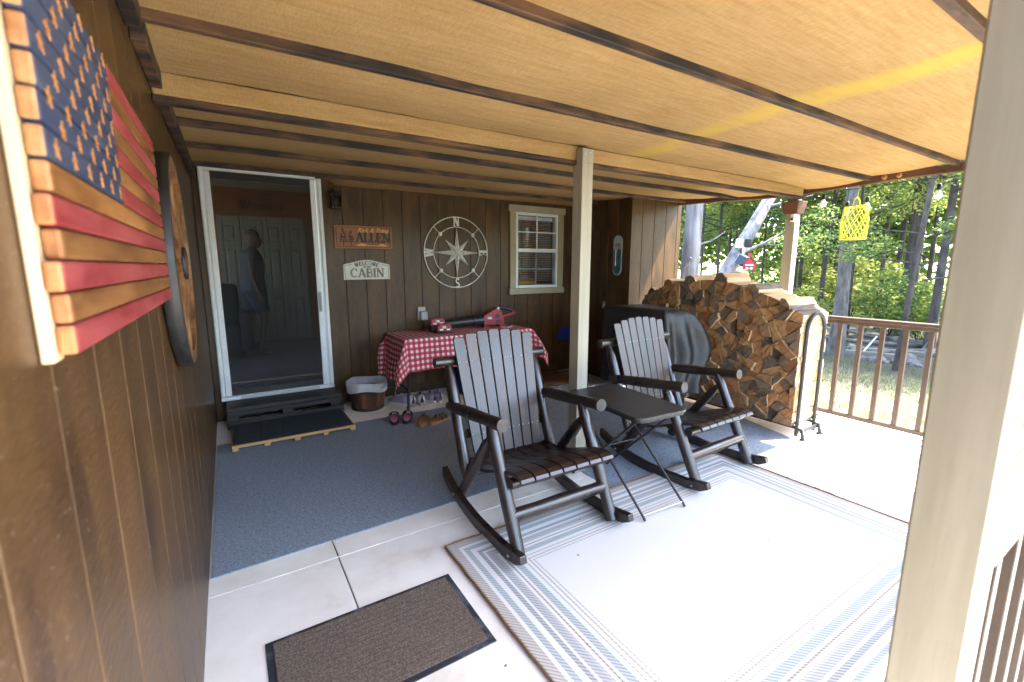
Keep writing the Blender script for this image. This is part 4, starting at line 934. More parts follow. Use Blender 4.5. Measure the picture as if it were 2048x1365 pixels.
sneaker('white black-laced sneaker under the table, right one of its pair', 1.615, 4.45, R(-4), 'shoe_white', 'grey_plastic', 'black_foam', 'black_foam')
sneaker('grey sneaker with purple heel tab, left one of its pair', 1.715, 4.45, R(14), 'shoe_grey', 'shoe_sole_pink', 'shoe_white', 'purple')
sneaker('grey sneaker with purple heel tab, right one of its pair', 1.815, 4.44, R(-5), 'shoe_grey', 'shoe_sole_pink', 'shoe_white', 'purple')
sneaker('grey sneaker lying farthest left, mostly behind the table leg', 1.41, 4.50, R(30), 'shoe_grey', 'shoe_white', 'shoe_white', 'shoe_grey')
def clog(label, x, y, rz):
    t = thing('clog', label, 'shoe', (x, y, .0072), rz, 'pink-lined clogs on the carpet')
    MB().prism(outline(.25, .047, .037), 0, .028, lambda a, b, d: (a, b, d)).build('sole', 'black_foam', t, bevel=.006, seg=2)
    MB().prism(outline(.225, .039, .030), .0282, .032, lambda a, b, d: (a, b, d)).build('insole', 'pink_foam', t)
    mb = MB(); loft(mb, [(.0, .047, .028, .085, .7), (.05, .049, .028, .078, .7), (.09, .042, .028, .062, .7), (.118, .022, .028, .045, .7)]); mb.build('toe_cover', 'black_foam', t)
clog('pink-lined black clog on the carpet, left one of the pair', 1.205, 3.99, R(-18)); clog('pink-lined black clog on the carpet, right one of the pair', 1.32, 3.96, R(-24))
def sandal(label, x, y, rz):
    t = thing('sandal', label, 'shoe', (x, y, .0072), rz, 'tan sandals on the carpet')
    MB().prism(outline(.255, .046, .036), 0, .026, lambda a, b, d: (a, b, d)).build('footbed', 'tan_leather', t, bevel=.006, seg=2)
    for yy, h in ((.055, .058), (-.005, .068)):
        mb = MB(); mb.sheet([[(.045 * math.cos(a), yy + dy, .02 + h * math.sin(a) * .8) for dy in (-.014, .014)] for a in np.linspace(0, math.pi, 12)]); mb.build('strap', 'brown_leather', t)
    MB().box(.012, .032, .045, .066, .058, .066).build('buckle', 'steel', t, bevel=.001)
sandal('tan sandal with buckled straps, nearer the pink clogs', 1.415, 3.80, R(-30)); sandal('tan sandal with buckled straps, half behind the rocking chair', 1.56, 3.765, R(-62))

# ------------------------------------------------------------------ things on the back wall
WP = lambda x, y, d: (x, -d, y)             # wall plane: depth grows towards the porch
la = thing('wall_lantern', 'black carriage lantern beside the top of the screen door', 'lantern', (.965, YB - .001, 2.06))
bx('back_plate', 'black_metal', la, -.035, .035, -.015, 0, -.03, .09)
MB().tube([(0, -.015, .06), (0, -.05, .10), (0, -.08, .085)], .006, 8).build('arm', 'black_metal', la)
mb = MB(); cx_, cy_ = 0, -.085
for sx in (-1, 1):
    for sy in (-1, 1): MB().beam((sx * .040, cy_ + sy * .040, -.07), (sx * .045, cy_ + sy * .045, .05), .007, .007, (1, 0, 0)).build('cage_bar', 'black_metal', la)
MB().prism([(-.05, -.05), (.05, -.05), (.05, .05), (-.05, .05)], -.085, -.071, lambda x, y, d: (x, cy_ + y, d)).build('base_plate', 'black_metal', la, bevel=.003)
MB().lathe([(.068, .051), (.06, .06), (.03, .085), (.018, .092), (.018, .10), (0, .105)], 4, (0, cy_, 0), a0=R(45), a1=R(405), smooth=False).build('roof_cap', 'black_metal', la)
MB().tube([(0.012 * math.cos(a), cy_, .118 + .014 * math.sin(a)) for a in np.linspace(0, 2 * math.pi, 13)], .003, 5).build('ring', 'black_metal', la)
for s in (-1, 1):
    MB().box(-.040, .040, cy_ + s * .0405 - .001, cy_ + s * .0405 + .001, -.069, .049).build('pane', 'lamp_glass', la); MB().box(s * .0405 - .001, s * .0405 + .001, cy_ - .039, cy_ + .039, -.069, .049).build('pane', 'lamp_glass', la)
MB().lathe([(0, .035), (.012, .025), (.02, .0), (.014, -.03), (.011, -.045), (.011, -.07)], 12, (0, cy_, 0)).build('bulb', 'lamp_glass', la)
MB().lathe([(.003, .02), (.006, .0), (.010, -.02), (.011, -.069)], 8, (0, cy_, 0)).build('candle_sleeve', 'copper', la)

al = thing('name_sign', 'carved brown wooden name sign with pine trees and black capitals', 'sign', (1.23, YB - .0012, 1.715))
MB().box(-.292, .292, -.016, 0, -.117, .117).build('board', 'allen_wood', al, bevel=.004)
MB().box(-.272, .272, -.0185, -.0163, -.096, .098).build('recess', 'carve_dark', al)
MB().box(-.266, .262, -.0202, -.0187, -.090, .094).build('panel', 'allen_wood', al)
mb = MB(); tw = text_width('ALLEN', .098, 1.0); letters(mb, 'ALLEN', -.083, -.048, .098, WP, .0205, .026, .93); mb.build('name_lettering', 'allen_dark', al)
font_mesh('script_lettering', 'Rick & Trina', .062, 'allen_light', al, (.09, -.0225, .050), (R(90), 0, 0), shear=.4, extrude=.0015, offset=.0016)
tr_ = MB()
for cx, h, zb in ((-.205, .155, -.07), (-.13, .125, -.07)):
    for k in range(6):
        f = k / 6; zz = zb + .02 + f * (h - .02); ww = .048 * (1 - f * .85); tr_.prism([(cx - ww, zz), (cx + ww, zz), (cx + ww * .2, zz + h / 4.4), (cx - ww * .2, zz + h / 4.4)], .0205, .0225 + .0006 * k, WP)
    tr_.prism([(cx - .005, zb - .015), (cx + .005, zb - .015), (cx + .005, zb + .02), (cx - .005, zb + .02)], .0205, .0222, WP)
tr_.build('carved_trees', 'carve_dark', al)
tr2 = MB()
for cx, h, zb in ((-.205, .155, -.07), (-.13, .125, -.07)):
    for k in range(14):
        f = random.random(); zz = zb + .03 + f * (h - .03); ww = .04 * (1 - f * .85); x = cx + random.uniform(-ww, ww); tr2.prism([(x - .006, zz), (x + .006, zz - .003), (x + .004, zz + .003)], .0264, .0272 + k * .0001, WP)
tr2.build('carved_needles', 'allen_light', al)
mb = MB().prism([(-.09, -.086), (-.03, -.058), (.02, -.070), (.06, -.074), (.13, -.074), (.18, -.060), (.25, -.086)], .0205, .0225, WP); mb.build('carved_hills', 'allen_light', al)
mb = MB()
for k in range(9): x = .012 + k * .016; mb.prism([(x, -.083), (x + .006, -.083), (x + .007, -.066 + .004 * (k % 3)), (x + .002, -.066 + .004 * (k % 3))], .0228, .024, WP)
mb.build('carved_marks', 'carve_dark', al)

cb = thing('welcome_sign', 'white arched enamel sign reading welcome to our cabin', 'sign', (1.247, YB - .0012, 1.289))
top = [(.237 - .0 * 0, .150)]
def arch(m=0.0):
    pts = [(-.237 + m, m), (.237 - m, m), (.237 - m, .150 - m * .6)]
    for k in range(1, 16):
        x = .237 - m - (.474 - 2 * m) * k / 16; u = x / .237; pts.append((x, .150 - m + .056 * math.exp(-(u * 1.45) ** 2) - .0065 + .0065 * abs(u)))
    return pts + [(-.237 + m, .150 - m * .6)]
MB().prism(arch(), 0, .012, WP).build('plate', 'enamel', cb, bevel=.003)
mb = MB(); q = arch(.014)
for seg in ([(-.150, .1535), (-.222, .141), (-.222, .014), (-.205, .014)], [(.150, .1535), (.222, .141), (.222, .014), (.205, .014)]): mb.ribbon(seg, .004, WP, .0122, .0132)
mb.build('border_line', 'black_plastic', cb)
mb = MB(); tw = text_width('CABIN', .088, 1.05, .03); x0 = -tw / 2 + .005
x1 = letters(mb, 'C', x0, .024, .088, WP, .0122, .0136, 1.05, .03); mb.build('letter', 'grey_ink', cb)
mb = MB(); letters(mb, 'ABIN', x1, .024, .088, WP, .0122, .0136, 1.05, .03); mb.build('lettering', 'olive_ink', cb)
mb = MB(); wv = 'WELCOME'; h = .042; tot = text_width(wv, h, .9, .04); x = -tot / 2
for ch in wv:
    adv = (LET[ch][0] * .9 + .04) * h; xc = x + adv / 2; u = xc / .237; yb_ = .150 + .056 * math.exp(-(u * 1.45) ** 2) - .055 - .004; sl_ = -.056 * 2 * 1.45 ** 2 * u / .237 * math.exp(-(u * 1.45) ** 2); an = math.atan(sl_)
    for pts, wd in LET[ch][1]:
        ww = [q_ * h for q_ in wd] if hasattr(wd, '__len__') else wd * h
        mb.ribbon([(xc + (px * h * .9 - adv / 2) * math.cos(an) - py * h * math.sin(an), yb_ + (px * h * .9 - adv / 2) * math.sin(an) + py * h * math.cos(an)) for px, py in pts], ww, WP, .0122, .0134)
    x += adv
mb.build('arched_lettering', 'black_plastic', cb)
font_mesh('small_lettering', 'to our', .03, 'black_plastic', cb, (0, -.0128, .122), (R(90), 0, 0), shear=.2, extrude=.0006, offset=.0012)

cp = thing('compass_rose', 'round weathered white metal compass rose hanging on the back wall', 'wall decoration', (2.273, YB - .001, 1.578))
def ring(r, w_, name): 
    MB().lathe([(r - w_, -.014), (r, -.014), (r, -.020), (r - w_, -.020), (r - w_, -.014)], 72, axis='y', smooth=False).build(name, 'compass_ring', cp)
ring(.402, .010, 'outer_ring'); ring(.290, .0075, 'inner_ring')
for k in range(8):
    a = R(90 - 45 * k); L = .282 if k % 2 == 0 else .205; b = R(22.5); rb = .075
    tip = (L * math.cos(a), L * math.sin(a)); l_ = (rb * math.cos(a + b), rb * math.sin(a + b)); r_ = (rb * math.cos(a - b), rb * math.sin(a - b))
    zt = .018; MB().add([WP(0, 0, .045), WP(*l_, .018), WP(*tip, zt), WP(*r_, .018), WP(0, 0, .012)], [(0, 2, 1), (0, 3, 2), (4, 1, 2), (4, 2, 3)]).build('star_point', 'compass_metal', cp)
    if k % 2:
        MB().ribbon([(.287 * math.cos(a), .287 * math.sin(a)), (.395 * math.cos(a), .395 * math.sin(a))], .007, WP, .0142, .0195).build('spoke', 'compass_ring', cp)
        MB().lathe([(0, -.030), (.015, -.028), (.024, -.0206), (.024, -.012), (0, -.012)], 14, (.286 * math.cos(a), 0, .286 * math.sin(a)), axis='y').build('stud', 'compass_ring', cp)
for ch, dx, dz, rot in (('N', 0, .348, 0), ('S', 0, -.346, 0), ('E', .346, 0, -90), ('W', -.346, 0, 90)):
    h = .104; adv = LET[ch][0] * h * .85; mb = MB(); ca, sa = math.cos(R(rot)), math.sin(R(rot))
    for pts, wd in LET[ch][1]:
        q = [(px * h * .85 - adv / 2, py * h - h / 2) for px, py in pts]; ww = [z_ * h * 1.15 for z_ in wd] if hasattr(wd, '__len__') else wd * h * 1.15
        mb.ribbon([(dx + a * ca - b * sa, dz + a * sa + b * ca) for a, b in q], ww, WP, .0142, .0192)
    mb.build('letter', 'compass_ring', cp)

th = thing('thermometer', 'pale blue round-ended thermometer plate on the dark closet wall', 'thermometer', (XB - .0005, 4.005, 1.55))
XP = lambda x, y, d: (-d, -x, y)
def stadium(hw, hh, n=10): return [(hw * math.cos(R(180 * k / n)), hh - hw + hw * math.sin(R(180 * k / n))) for k in range(n + 1)] + [(hw * math.cos(R(180 + 180 * k / n)), -hh + hw + hw * math.sin(R(180 + 180 * k / n))) for k in range(n + 1)]
MB().prism(stadium(.068, .235), .001, .012, XP).build('plate', 'pale_print', th, bevel=.003)
MB().prism([(.060, .06), (.02, .085), (-.015, .05), (-.06, .075), (-.06, -.165), (-.04, -.2), (0, -.222), (.04, -.2), (.06, -.165)][::-1], .0122, .0128, XP).build('picture', 'teal_print', th)
MB().prism([(-.04, .11), (.045, .11), (.045, .14), (-.04, .14)], .0122, .0128, XP).build('heading', 'orange_print', th)
MB().tube([XP(-.02, -.12, .018), XP(-.02, .06, .018)], .005, 8).build('tube', 'white_paint', th)
fs_ = thing('slatted_scoop', 'blue slatted plastic scoop hanging low in the dark corner', 'scoop', (3.87, YB - .03, .5))
def fan(u): return (.125 * math.cos(u), .17 * math.sin(u))
MB().tube([(fan(u)[0], 0, fan(u)[1] - .06) for u in np.linspace(0, math.pi, 17)] + [(-.125, 0, -.06), (.125, 0, -.06)], .007, 6).build('rim', 'blue_plastic', fs_)
mb = MB()
for k in range(9):
    zz = -.05 + k * .017; hw = .125 * math.sqrt(max(.02, 1 - ((zz + .06) / .17) ** 2)); mb.tube([(-hw, 0, zz), (0, -.012, zz + .008), (hw, 0, zz)], .0045, 5)
mb.build('slats', 'blue_plastic', fs_)
MB().tube([(0, .012, .10), (0, .028, .13)], .006, 6).build('hook', 'black_metal', fs_)

# ------------------------------------------------------------------ flag and wheel on the left wall
fg = thing('wooden_flag', 'wooden flag of red, natural and star-carved blue boards on the left wall', 'wall flag', (XL, .715, 1.322))
FL, BH = 1.10, .0369
for yy in (.024, FL - .06): bx('mounting_strip', 'pale_wood', fg, .001, .0135, yy - .036, yy, -.006, 13 * BH + .01, .002)
stz = []
for k in range(13):
    z0 = k * BH; jy = [0, .0, -.012, .004, -.008, .002, 0, -.004, .003, 0, -.005, .002, 0][k]; red = k % 2 == 0
    th_ = .0185; mb = MB()
    def seg(y0, y1, m):
        o = MB().box(.0138, .0138 + th_, y0, y1, z0 + .0008, z0 + BH - .0008)
        o.mi = [0] * 6; o.mi[2] = 1
        return o.build('stripe_board' if m != 'flag_blue' else 'canton_board', [m, 'flag_end'], fg, bevel=.005, seg=2)
    if k < 6: seg(jy, FL, 'flag_red' if red else 'flag_wood')
    else: seg(jy, .452, 'flag_blue'); seg(.4528, FL, 'flag_red' if red else 'flag_wood'); stz.append(z0)
star = [((.0125 if q % 2 == 0 else .0040) * math.sin(math.pi * q / 5), (.0125 if q % 2 == 0 else .0040) * math.cos(math.pi * q / 5)) for q in range(10)]
s_o = MB().prism(star[::-1], .0002, .0016, lambda x, y, d: (d, x, y)).build('star', 'flag_star', fg)
first = True
for r_ in range(9):
    for c_ in range(6 if r_ % 2 == 0 else 5):
        y = .035 + (c_ + (0 if r_ % 2 == 0 else .5)) * .0765; z = 6 * BH + .016 + r_ * (7 * BH - .03) / 8; lc = (.0138 + .0185, y, z); ro = (R(random.uniform(-12, 12)), 0, 0)
        if first: s_o.location = lc; first = False
        else: inst(s_o, fg, lc, ro)

wh = thing('wagon_wheel', 'wooden wagon wheel with black steel tyre hung on the left wall', 'wheel', (XL, 2.225, 1.437))
RW = .408
MB().lathe([(RW - .012, .006), (RW, .006), (RW, .053), (RW - .012, .053), (RW - .012, .006)], 72, axis='x', smooth=True).build('tyre', 'wheel_steel', wh, bevel=.002)
for k in range(8):
    a0, a1 = 2 * math.pi * k / 8, 2 * math.pi * (k + 1) / 8 - .008; mb = MB(); mb.lathe([(RW - .062, .010), (RW - .0125, .010), (RW - .0125, .0515), (RW - .062, .0515), (RW - .062, .010)], 8, a0=a0, a1=a1, axis='x', smooth=False); mb.build('felloe', 'wheel_wood', wh)
MB().lathe([(0, .005), (.05, .005), (.06, .02), (.062, .045), (.055, .056), (.03, .060), (0, .060)], 20, axis='x').build('hub', 'wheel_wood', wh)
MB().lathe([(.052, .046), (.0635, .046), (.0615, .0585), (.050, .0585)], 20, axis='x').build('hub_band', 'wheel_steel', wh)
spk = None
for k in range(12):
    a = 2 * math.pi * k / 12 + .13
    if spk is None: spk = MB().tube([(.032, 0, .055), (.032, 0, .12), (.032, 0, .24), (.032, 0, RW - .060)], [.016, .019, .014, .012], 10).build('spoke', 'wheel_wood', wh, rot=(a, 0, 0))
    else: inst(spk, wh, (0, 0, 0), (a, 0, 0))

# ------------------------------------------------------------------ covered grill
gl = thing('covered_grill', 'barbecue grill under a wrinkled black cover beside the firewood', 'grill', (3.45, 2.98, 0))
def ringpts(key, n=64):
    """rounded loop through 4 corners"""
    o = []
    for k in range(n):
        t = k / n * 4; i = int(t) % 4; f = t - int(t); f = f * f * (3 - 2 * f) * .35 + f * .65
        a = Vector((*key[i], 0)); b = Vector((*key[(i + 1) % 4], 0)); o.append(a.lerp(b, f))
    sm = [(o[k - 1] + o[k] * 2 + o[(k + 1) % n]) / 4 for k in range(n)]
    return sm
lev = [(1.035, [(-.06, -.20), (.06, -.26), (.28, .30), (-.16, .38)]), (1.03, [(-.10, -.24), (.11, -.33), (.33, .35), (-.20, .43)]), (.98, [(-.12, -.255), (.185, -.385), (.37, .37), (-.215, .445)]), (.86, [(-.125, -.265), (.265, -.44), (.385, .38), (-.22, .45)]), (.72, [(-.13, -.275), (.325, -.475), (.39, .38), (-.225, .455)]), (.62, [(-.13, -.285), (.325, -.48), (.39, .38), (-.225, .455)]), (.5, [(-.13, -.295), (.265, -.45), (.37, .37), (-.225, .455)]), (.38, [(-.135, -.30), (.215, -.43), (.35, .36), (-.23, .46)]), (.26, [(-.15, -.31), (.20, -.43), (.34, .36), (-.23, .46)])]
grid = []
for li, (z, key) in enumerate(lev):
    rp_ = ringpts(key); row = []
    for k, p in enumerate(rp_):
        d = Vector((p.x - .06, p.y - .02, 0)).normalized(); am = 0 if li < 2 else min(1, (1.0 - z) / .3)
        f = math.sin(k * 1.05 + 1.5 * mnoise.noise(Vector((k * .2, z * 3, 0)))) * .026 + .045 * mnoise.noise(Vector((k * .33, z * 4.5, 4)))
        q = p + d * f * am; zz = z + (.03 * mnoise.noise(Vector((k * .25, 0, 9))) if li == len(lev) - 1 else 0); row.append((q.x, q.y, zz))
    row.append(row[0]); grid.append(row)
mb = MB().sheet(grid); mb.add([p for p in grid[0][:-1]], [tuple(range(64))], True)
cv = mb.build('cover', 'black_cover', gl); ss = cv.modifiers.new('subd', 'SUBSURF'); ss.levels = 1; ss.render_levels = 1
for (x, y) in ((-.05, -.18), (.18, -.28), (.25, .28), (-.13, .34)): MB().tube([(x, y, .30), (x, y, .0755)], .014, 8).build('leg', 'black_metal', gl)
for (x, y) in ((.18, -.28), (.25, .28), (-.05, -.18), (-.13, .34)):
    MB().lathe([(.02, -.016), (.042, -.016), (.046, -.008), (.046, .008), (.042, .016), (.02, .016), (.02, -.016)], 20, (x, y, .054), axis='x').build('wheel', 'black_plastic', gl)
MB().box(-.10, .20, -.2, .28, .14, .16).build('shelf', 'black_metal', gl)

# ------------------------------------------------------------------ firewood rack and logs
rk = thing('firewood_rack', 'black tubular steel firewood rack holding the log stack', 'firewood rack', (4.07, 1.80, 0))
def hoop(y):
    pts = [(-.142, y, .02)] + [(-.142, y, .3), (-.142, y, .9)] + [(.142 * math.cos(a), y, .905 + .142 * math.sin(a)) for a in np.linspace(math.pi, 0, 11)] + [(.142, y, .9), (.142, y, .3), (.142, y, .02)]
    MB().tube(pts, .015, 10).build('end_hoop', 'dark_grey_metal', rk)
hoop(0); hoop(1.62)
for s in (-1, 1):
    MB().tube([(s * .142, -.055, .012), (s * .142, -.04, .085), (s * .142, .03, .095), (s * .142, 1.6, .095), (s * .142, 1.68, .085), (s * .142, 1.69, .012)], .015, 8).build('base_rail', 'dark_grey_metal', rk)
    MB().box(s * .142 - .02, s * .142 + .02, -.075, -.035, 0, .011).build('foot', 'black_plastic', rk)
    for zz in (.05, .12): MB().lathe([(0, 0), (.008, 0), (.006, .007), (0, .008)], 8, (s * .142 - .017, -.02, zz), axis='x').build('bolt', 'steel', rk)
MB().beam((-.14, -.03, .07), (.14, -.03, .07), .006, .035).build('cross_strap', 'dark_grey_metal', rk); MB().beam((-.14, 1.66, .07), (.14, 1.66, .07), .006, .035).build('cross_strap', 'dark_grey_metal', rk)
prof_ = [(1.78, .97), (1.86, 1.05), (1.94, 1.11), (2.09, 1.17), (2.26, 1.23), (2.45, 1.275), (2.6, 1.30), (2.87, 1.285), (3.17, 1.235), (3.43, 1.12), (3.50, 1.03)]
def ptop(y): return float(np.interp(y, [p[0] for p in prof_], [p[1] for p in prof_]))
def clip(poly, p, n):
    """keep the side of the polygon where (q - p).n <= 0"""
    out = []
    for i in range(len(poly)):
        a, b = poly[i], poly[(i + 1) % len(poly)]; da = (a[0] - p[0]) * n[0] + (a[1] - p[1]) * n[1]; db = (b[0] - p[0]) * n[0] + (b[1] - p[1]) * n[1]
        if da <= 0: out.append(a)
        if da * db < 0: t = da / (da - db); out.append((a[0] + (b[0] - a[0]) * t, a[1] + (b[1] - a[1]) * t))
    return out
rn = random.Random(11); seeds = []; z = .20; row_ = 0
Y0, Y1 = 1.815, 3.50
while z < 1.36:
    y = Y0 + (.05 if row_ % 2 else .12)
    while y < Y1:
        if z < ptop(y) - .03: seeds.append((y + rn.uniform(-.035, .035), z + rn.uniform(-.03, .03)))
        y += rn.uniform(.130, .20)
    z += .130; row_ += 1
region = [(Y0, .112), (Y1, .112)] + [(y, zt) for y, zt in reversed(prof_) if Y0 < y < Y1] 
region = [(Y0, .112), (Y1, .112), (Y1, 1.06)] + [(y, zt) for y, zt in reversed(prof_[1:-1])] + [(Y0, 1.0)]
def area(p): return abs(sum(p[i][0] * p[(i + 1) % len(p)][1] - p[(i + 1) % len(p)][0] * p[i][1] for i in range(len(p)))) / 2
cells = []
for i, s in enumerate(seeds):
    poly = [(s[0] - .3, s[1] - .3), (s[0] + .3, s[1] - .3), (s[0] + .3, s[1] + .3), (s[0] - .3, s[1] + .3)]
    for j, q in enumerate(seeds):
        if i == j or abs(q[0] - s[0]) > .6 or abs(q[1] - s[1]) > .6: continue
        poly = clip(poly, ((s[0] + q[0]) / 2, (s[1] + q[1]) / 2), (q[0] - s[0], q[1] - s[1]))
        if not poly: break
    m = len(region)
    poly = clip(poly, (Y0, 0), (-1, 0)); poly = clip(poly, (Y1, 0), (1, 0)); poly = clip(poly, (0, .112), (0, -1))
    zt = ptop(s[0]); sl_ = (ptop(s[0] + .05) - ptop(s[0] - .05)) / .1; poly = clip(poly, (s[0], zt), (-sl_, 1)) if poly else poly
    if len(poly) < 3: continue
    todo = [poly]
    c = (sum(p[0] for p in poly) / len(poly) + rn.uniform(-.02, .02), sum(p[1] for p in poly) / len(poly) + rn.uniform(-.02, .02)); a = rn.uniform(0, math.pi)
    if area(poly) > .0105:                       # split rounds into halves or wedges
        n1 = (math.cos(a), math.sin(a)); h1 = clip(poly, c, n1); h2 = clip(poly, c, (-n1[0], -n1[1])); todo = [h1, h2]
        if area(poly) > .018:
            a2 = a + rn.uniform(.9, 2.1); n2 = (math.cos(a2), math.sin(a2)); big = h1 if area(h1) > area(h2) else h2; oth = h2 if big is h1 else h1
            todo = [oth, clip(big, c, n2), clip(big, c, (-n2[0], -n2[1]))]
            if area(oth) > .012: a3 = a + rn.uniform(-2.0, -1.1); n3 = (math.cos(a3), math.sin(a3)); todo = todo[1:] + [clip(oth, c, n3), clip(oth, c, (-n3[0], -n3[1]))]
    cells += [t for t in todo if len(t) >= 3 and area(t) > .0013]
def log_obj(poly, x0, x1, label, idx):
    c = (sum(p[0] for p in poly) / len(poly), sum(p[1] for p in poly) / len(poly)); n = len(poly)
    # drop tiny edges, shrink, roughen
    q = [p for k, p in enumerate(poly) if math.hypot(p[0] - poly[k - 1][0], p[1] - poly[k - 1][1]) > .012]
    if len(q) < 3: q = poly
    rr = random.Random(idx); full = []
    bark = rr.randrange(len(q)); ang = rr.uniform(-.02, .02)
    for k in range(len(q)):
        a, b = q[k], q[(k + 1) % len(q)]
        full.append((a, k)); 
        for f in (.33, .67):
            nx, nz = (b[1] - a[1]), -(b[0] - a[0]); L = math.hypot(nx, nz) or 1
            bul = (.0015 if k != bark else -.002) + rr.uniform(-.0055, .0045)
            full.append(((a[0] + (b[0] - a[0]) * f - nx / L * bul, a[1] + (b[1] - a[1]) * f - nz / L * bul), k))
    m = len(full); pts = [((p[0] - c[0]) * .962, (p[1] - c[1]) * .962) for p, _ in full]
    mb = MB(); xs = [0, .006, (x1 - x0) * .33, (x1 - x0) * .66, (x1 - x0) - .006, (x1 - x0)]; rings = []
    for i, x in enumerate(xs):
        sh = .985 if i in (0, len(xs) - 1) else 1.0
        tl = .018 * (rr.random() - .5); rings.append([(x + (rr.uniform(-.004, .004) + tl * (p[0] * 6) if i == 0 else 0), p[0] * sh + (rr.uniform(-.0035, .0035) if 0 < i < 5 else 0) + ang * x * .5, p[1] * sh + (rr.uniform(-.0035, .0035) if 0 < i < 5 else 0)) for p in pts])
    mb.m = 0; mb.add(rings[0], [tuple(range(m))]); mb.add(rings[-1], [tuple(range(m))[::-1]])
    vs_ = [p for r in rings for p in r]; o0 = len(mb.v); mb.v += vs_
    for i in range(len(xs) - 1):
        for k in range(m):
            mb.f.append([o0 + i * m + k, o0 + (i + 1) * m + k, o0 + (i + 1) * m + (k + 1) % m, o0 + i * m + (k + 1) % m]); mb.sm.append(False); mb.mi.append(0 if i == 0 else 1 if full[k][1] == bark else 2)
    o = mb.build('firewood_log', ['log_end', 'log_bark', 'log_split'], None, (x0, c[0], c[1])); return tag(o, label, 'log', 'split logs stacked in the firewood rack')
for i, p in enumerate(cells):
    xj = rn.uniform(-.016, .016) if rn.random() < .75 else rn.uniform(-.04, .025); cy0 = sum(q[0] for q in p) / len(p); cz0 = sum(q[1] for q in p) / len(p)
    lab = 'split log in the end column of the firewood stack, beside the near hoop' if cy0 < 1.95 else 'split log at the far end of the firewood stack, towards the closet' if cy0 > 3.3 else 'split log in the bottom course, resting on the rack rails' if cz0 < .25 else 'split log along the upper edge of the stack, under the loose top logs' if cz0 > ptop(cy0) - .11 else 'split log packed in the middle of the firewood stack'
    log_obj(p, 3.875 + xj, 4.285 + rn.uniform(-.03, .03) + xj * .3, lab, i)
# a loose top course
topl = ['bark-edged split log lying loose on top of the stack, nearest the hoop', 'split log on top of the stack below the sunlit post', 'large pale split log crowning the firewood stack', 'split log on top of the stack left of the crowning one', 'split log at the far end of the top of the stack', 'short split log perched by the closet wall end']
for k, (y, w_, h) in enumerate(((1.95, .10, .06), (2.24, .13, .065), (2.56, .15, .085), (2.86, .13, .07), (3.14, .12, .07), (3.36, .10, .06))):
    zb = ptop(y) - .012; sl_ = (ptop(y + .06) - ptop(y - .06)) / .12; poly = [(y - w_ / 2, zb - sl_ * w_ / 2), (y + w_ / 2, zb + sl_ * w_ / 2), (y + w_ * .32, zb + h * .8 + sl_ * w_ * .3), (y - w_ * .1, zb + h), (y - w_ * .42, zb + h * .5 - sl_ * w_ * .4)]
    log_obj(poly, 3.87 + rn.uniform(-.05, .03), 4.27 + rn.uniform(-.03, .05), topl[k], 900 + k)

# ------------------------------------------------------------------ eave string lights and lantern basket
sl_ = thing('string_lights', 'string of clear bulbs in black sockets hanging under the eave', 'string lights', (XR, 1.8, 2.12))
def ez(y): return 2.135 - .03 * math.exp(-((y - 2.45) / .5) ** 2) - .006
MB().tube([(0, y - 1.8, ez(y) - 2.12 - .012 - .012 * abs(math.sin((y - .2) * 7))) for y in np.linspace(.3, 2.38, 40)], .0035, 6).build('cord', 'bulb_black', sl_)
sk = None
for y, z in ((1.36, 2.03), (1.83, 1.99), (1.98, 1.965), (2.18, 2.055), (.95, 2.03), (.55, 2.03)):
    lo_ = (0, y - 1.8, z - 2.12); top = ez(y) - .015 - z
    so = MB().tube([(0, 0, .034), (0, 0, max(.036, top))], .003, 6).lathe([(0, .036), (.010, .034), (.015, .028), (.016, -.01), (.0145, -.014), (0, -.014)], 14).build('socket', 'bulb_black', sl_, lo_)
    bu = MB().lathe([(.011, -.0145), (.016, -.028), (.0265, -.050), (.0275, -.060), (.022, -.076), (.010, -.084), (0, -.085)], 16).build('bulb', 'bulb_glass', sl_, lo_)
    MB().lathe([(0, -.0145), (.012, -.0146), (.010, -.026), (.003, -.028), (.0028, -.055), (0, -.056)], 10).build('filament_stem', 'white_paint', sl_, lo_)
yl = thing('lattice_lantern', 'bright yellow lattice basket lantern hanging from the eave', 'lantern', (XR - .06, 1.885, 1.665))
mb = MB(); Hh = .275
def rad(f): return .092 - .010 * f + .012 * math.sin(math.pi * f)
for dr in (-1, 1):
    for k in range(9):
        mb.tube([(rad(f) * math.cos(a), rad(f) * math.sin(a), f * Hh) for f, a in ((q / 8, 2 * math.pi * k / 9 + dr * q / 8 * 1.5) for q in range(9))], .0042, 6)
mb.build('lattice', 'yellow_cord', yl)
for f in (0.0, 1.0): MB().tube([(rad(f) * math.cos(a), rad(f) * math.sin(a), f * Hh) for a in np.linspace(0, 2 * math.pi, 25)], .008, 6).build('rim', 'yellow_cord', yl)
MB().lathe([(0, -.004), (rad(0), -.004), (rad(0), .004), (0, .004)], 20).build('base', 'yellow_cord', yl)
MB().tube([(-.08, 0, Hh), (-.05, 0, Hh + .06), (0, 0, Hh + .085), (.05, 0, Hh + .06), (.08, 0, Hh)], .006, 6).tube([(0, 0, Hh + .085), (.02, 0, Hh + .13), (.045, 0, Hh + .17)], .004, 6).build('handle', 'yellow_cord', yl)

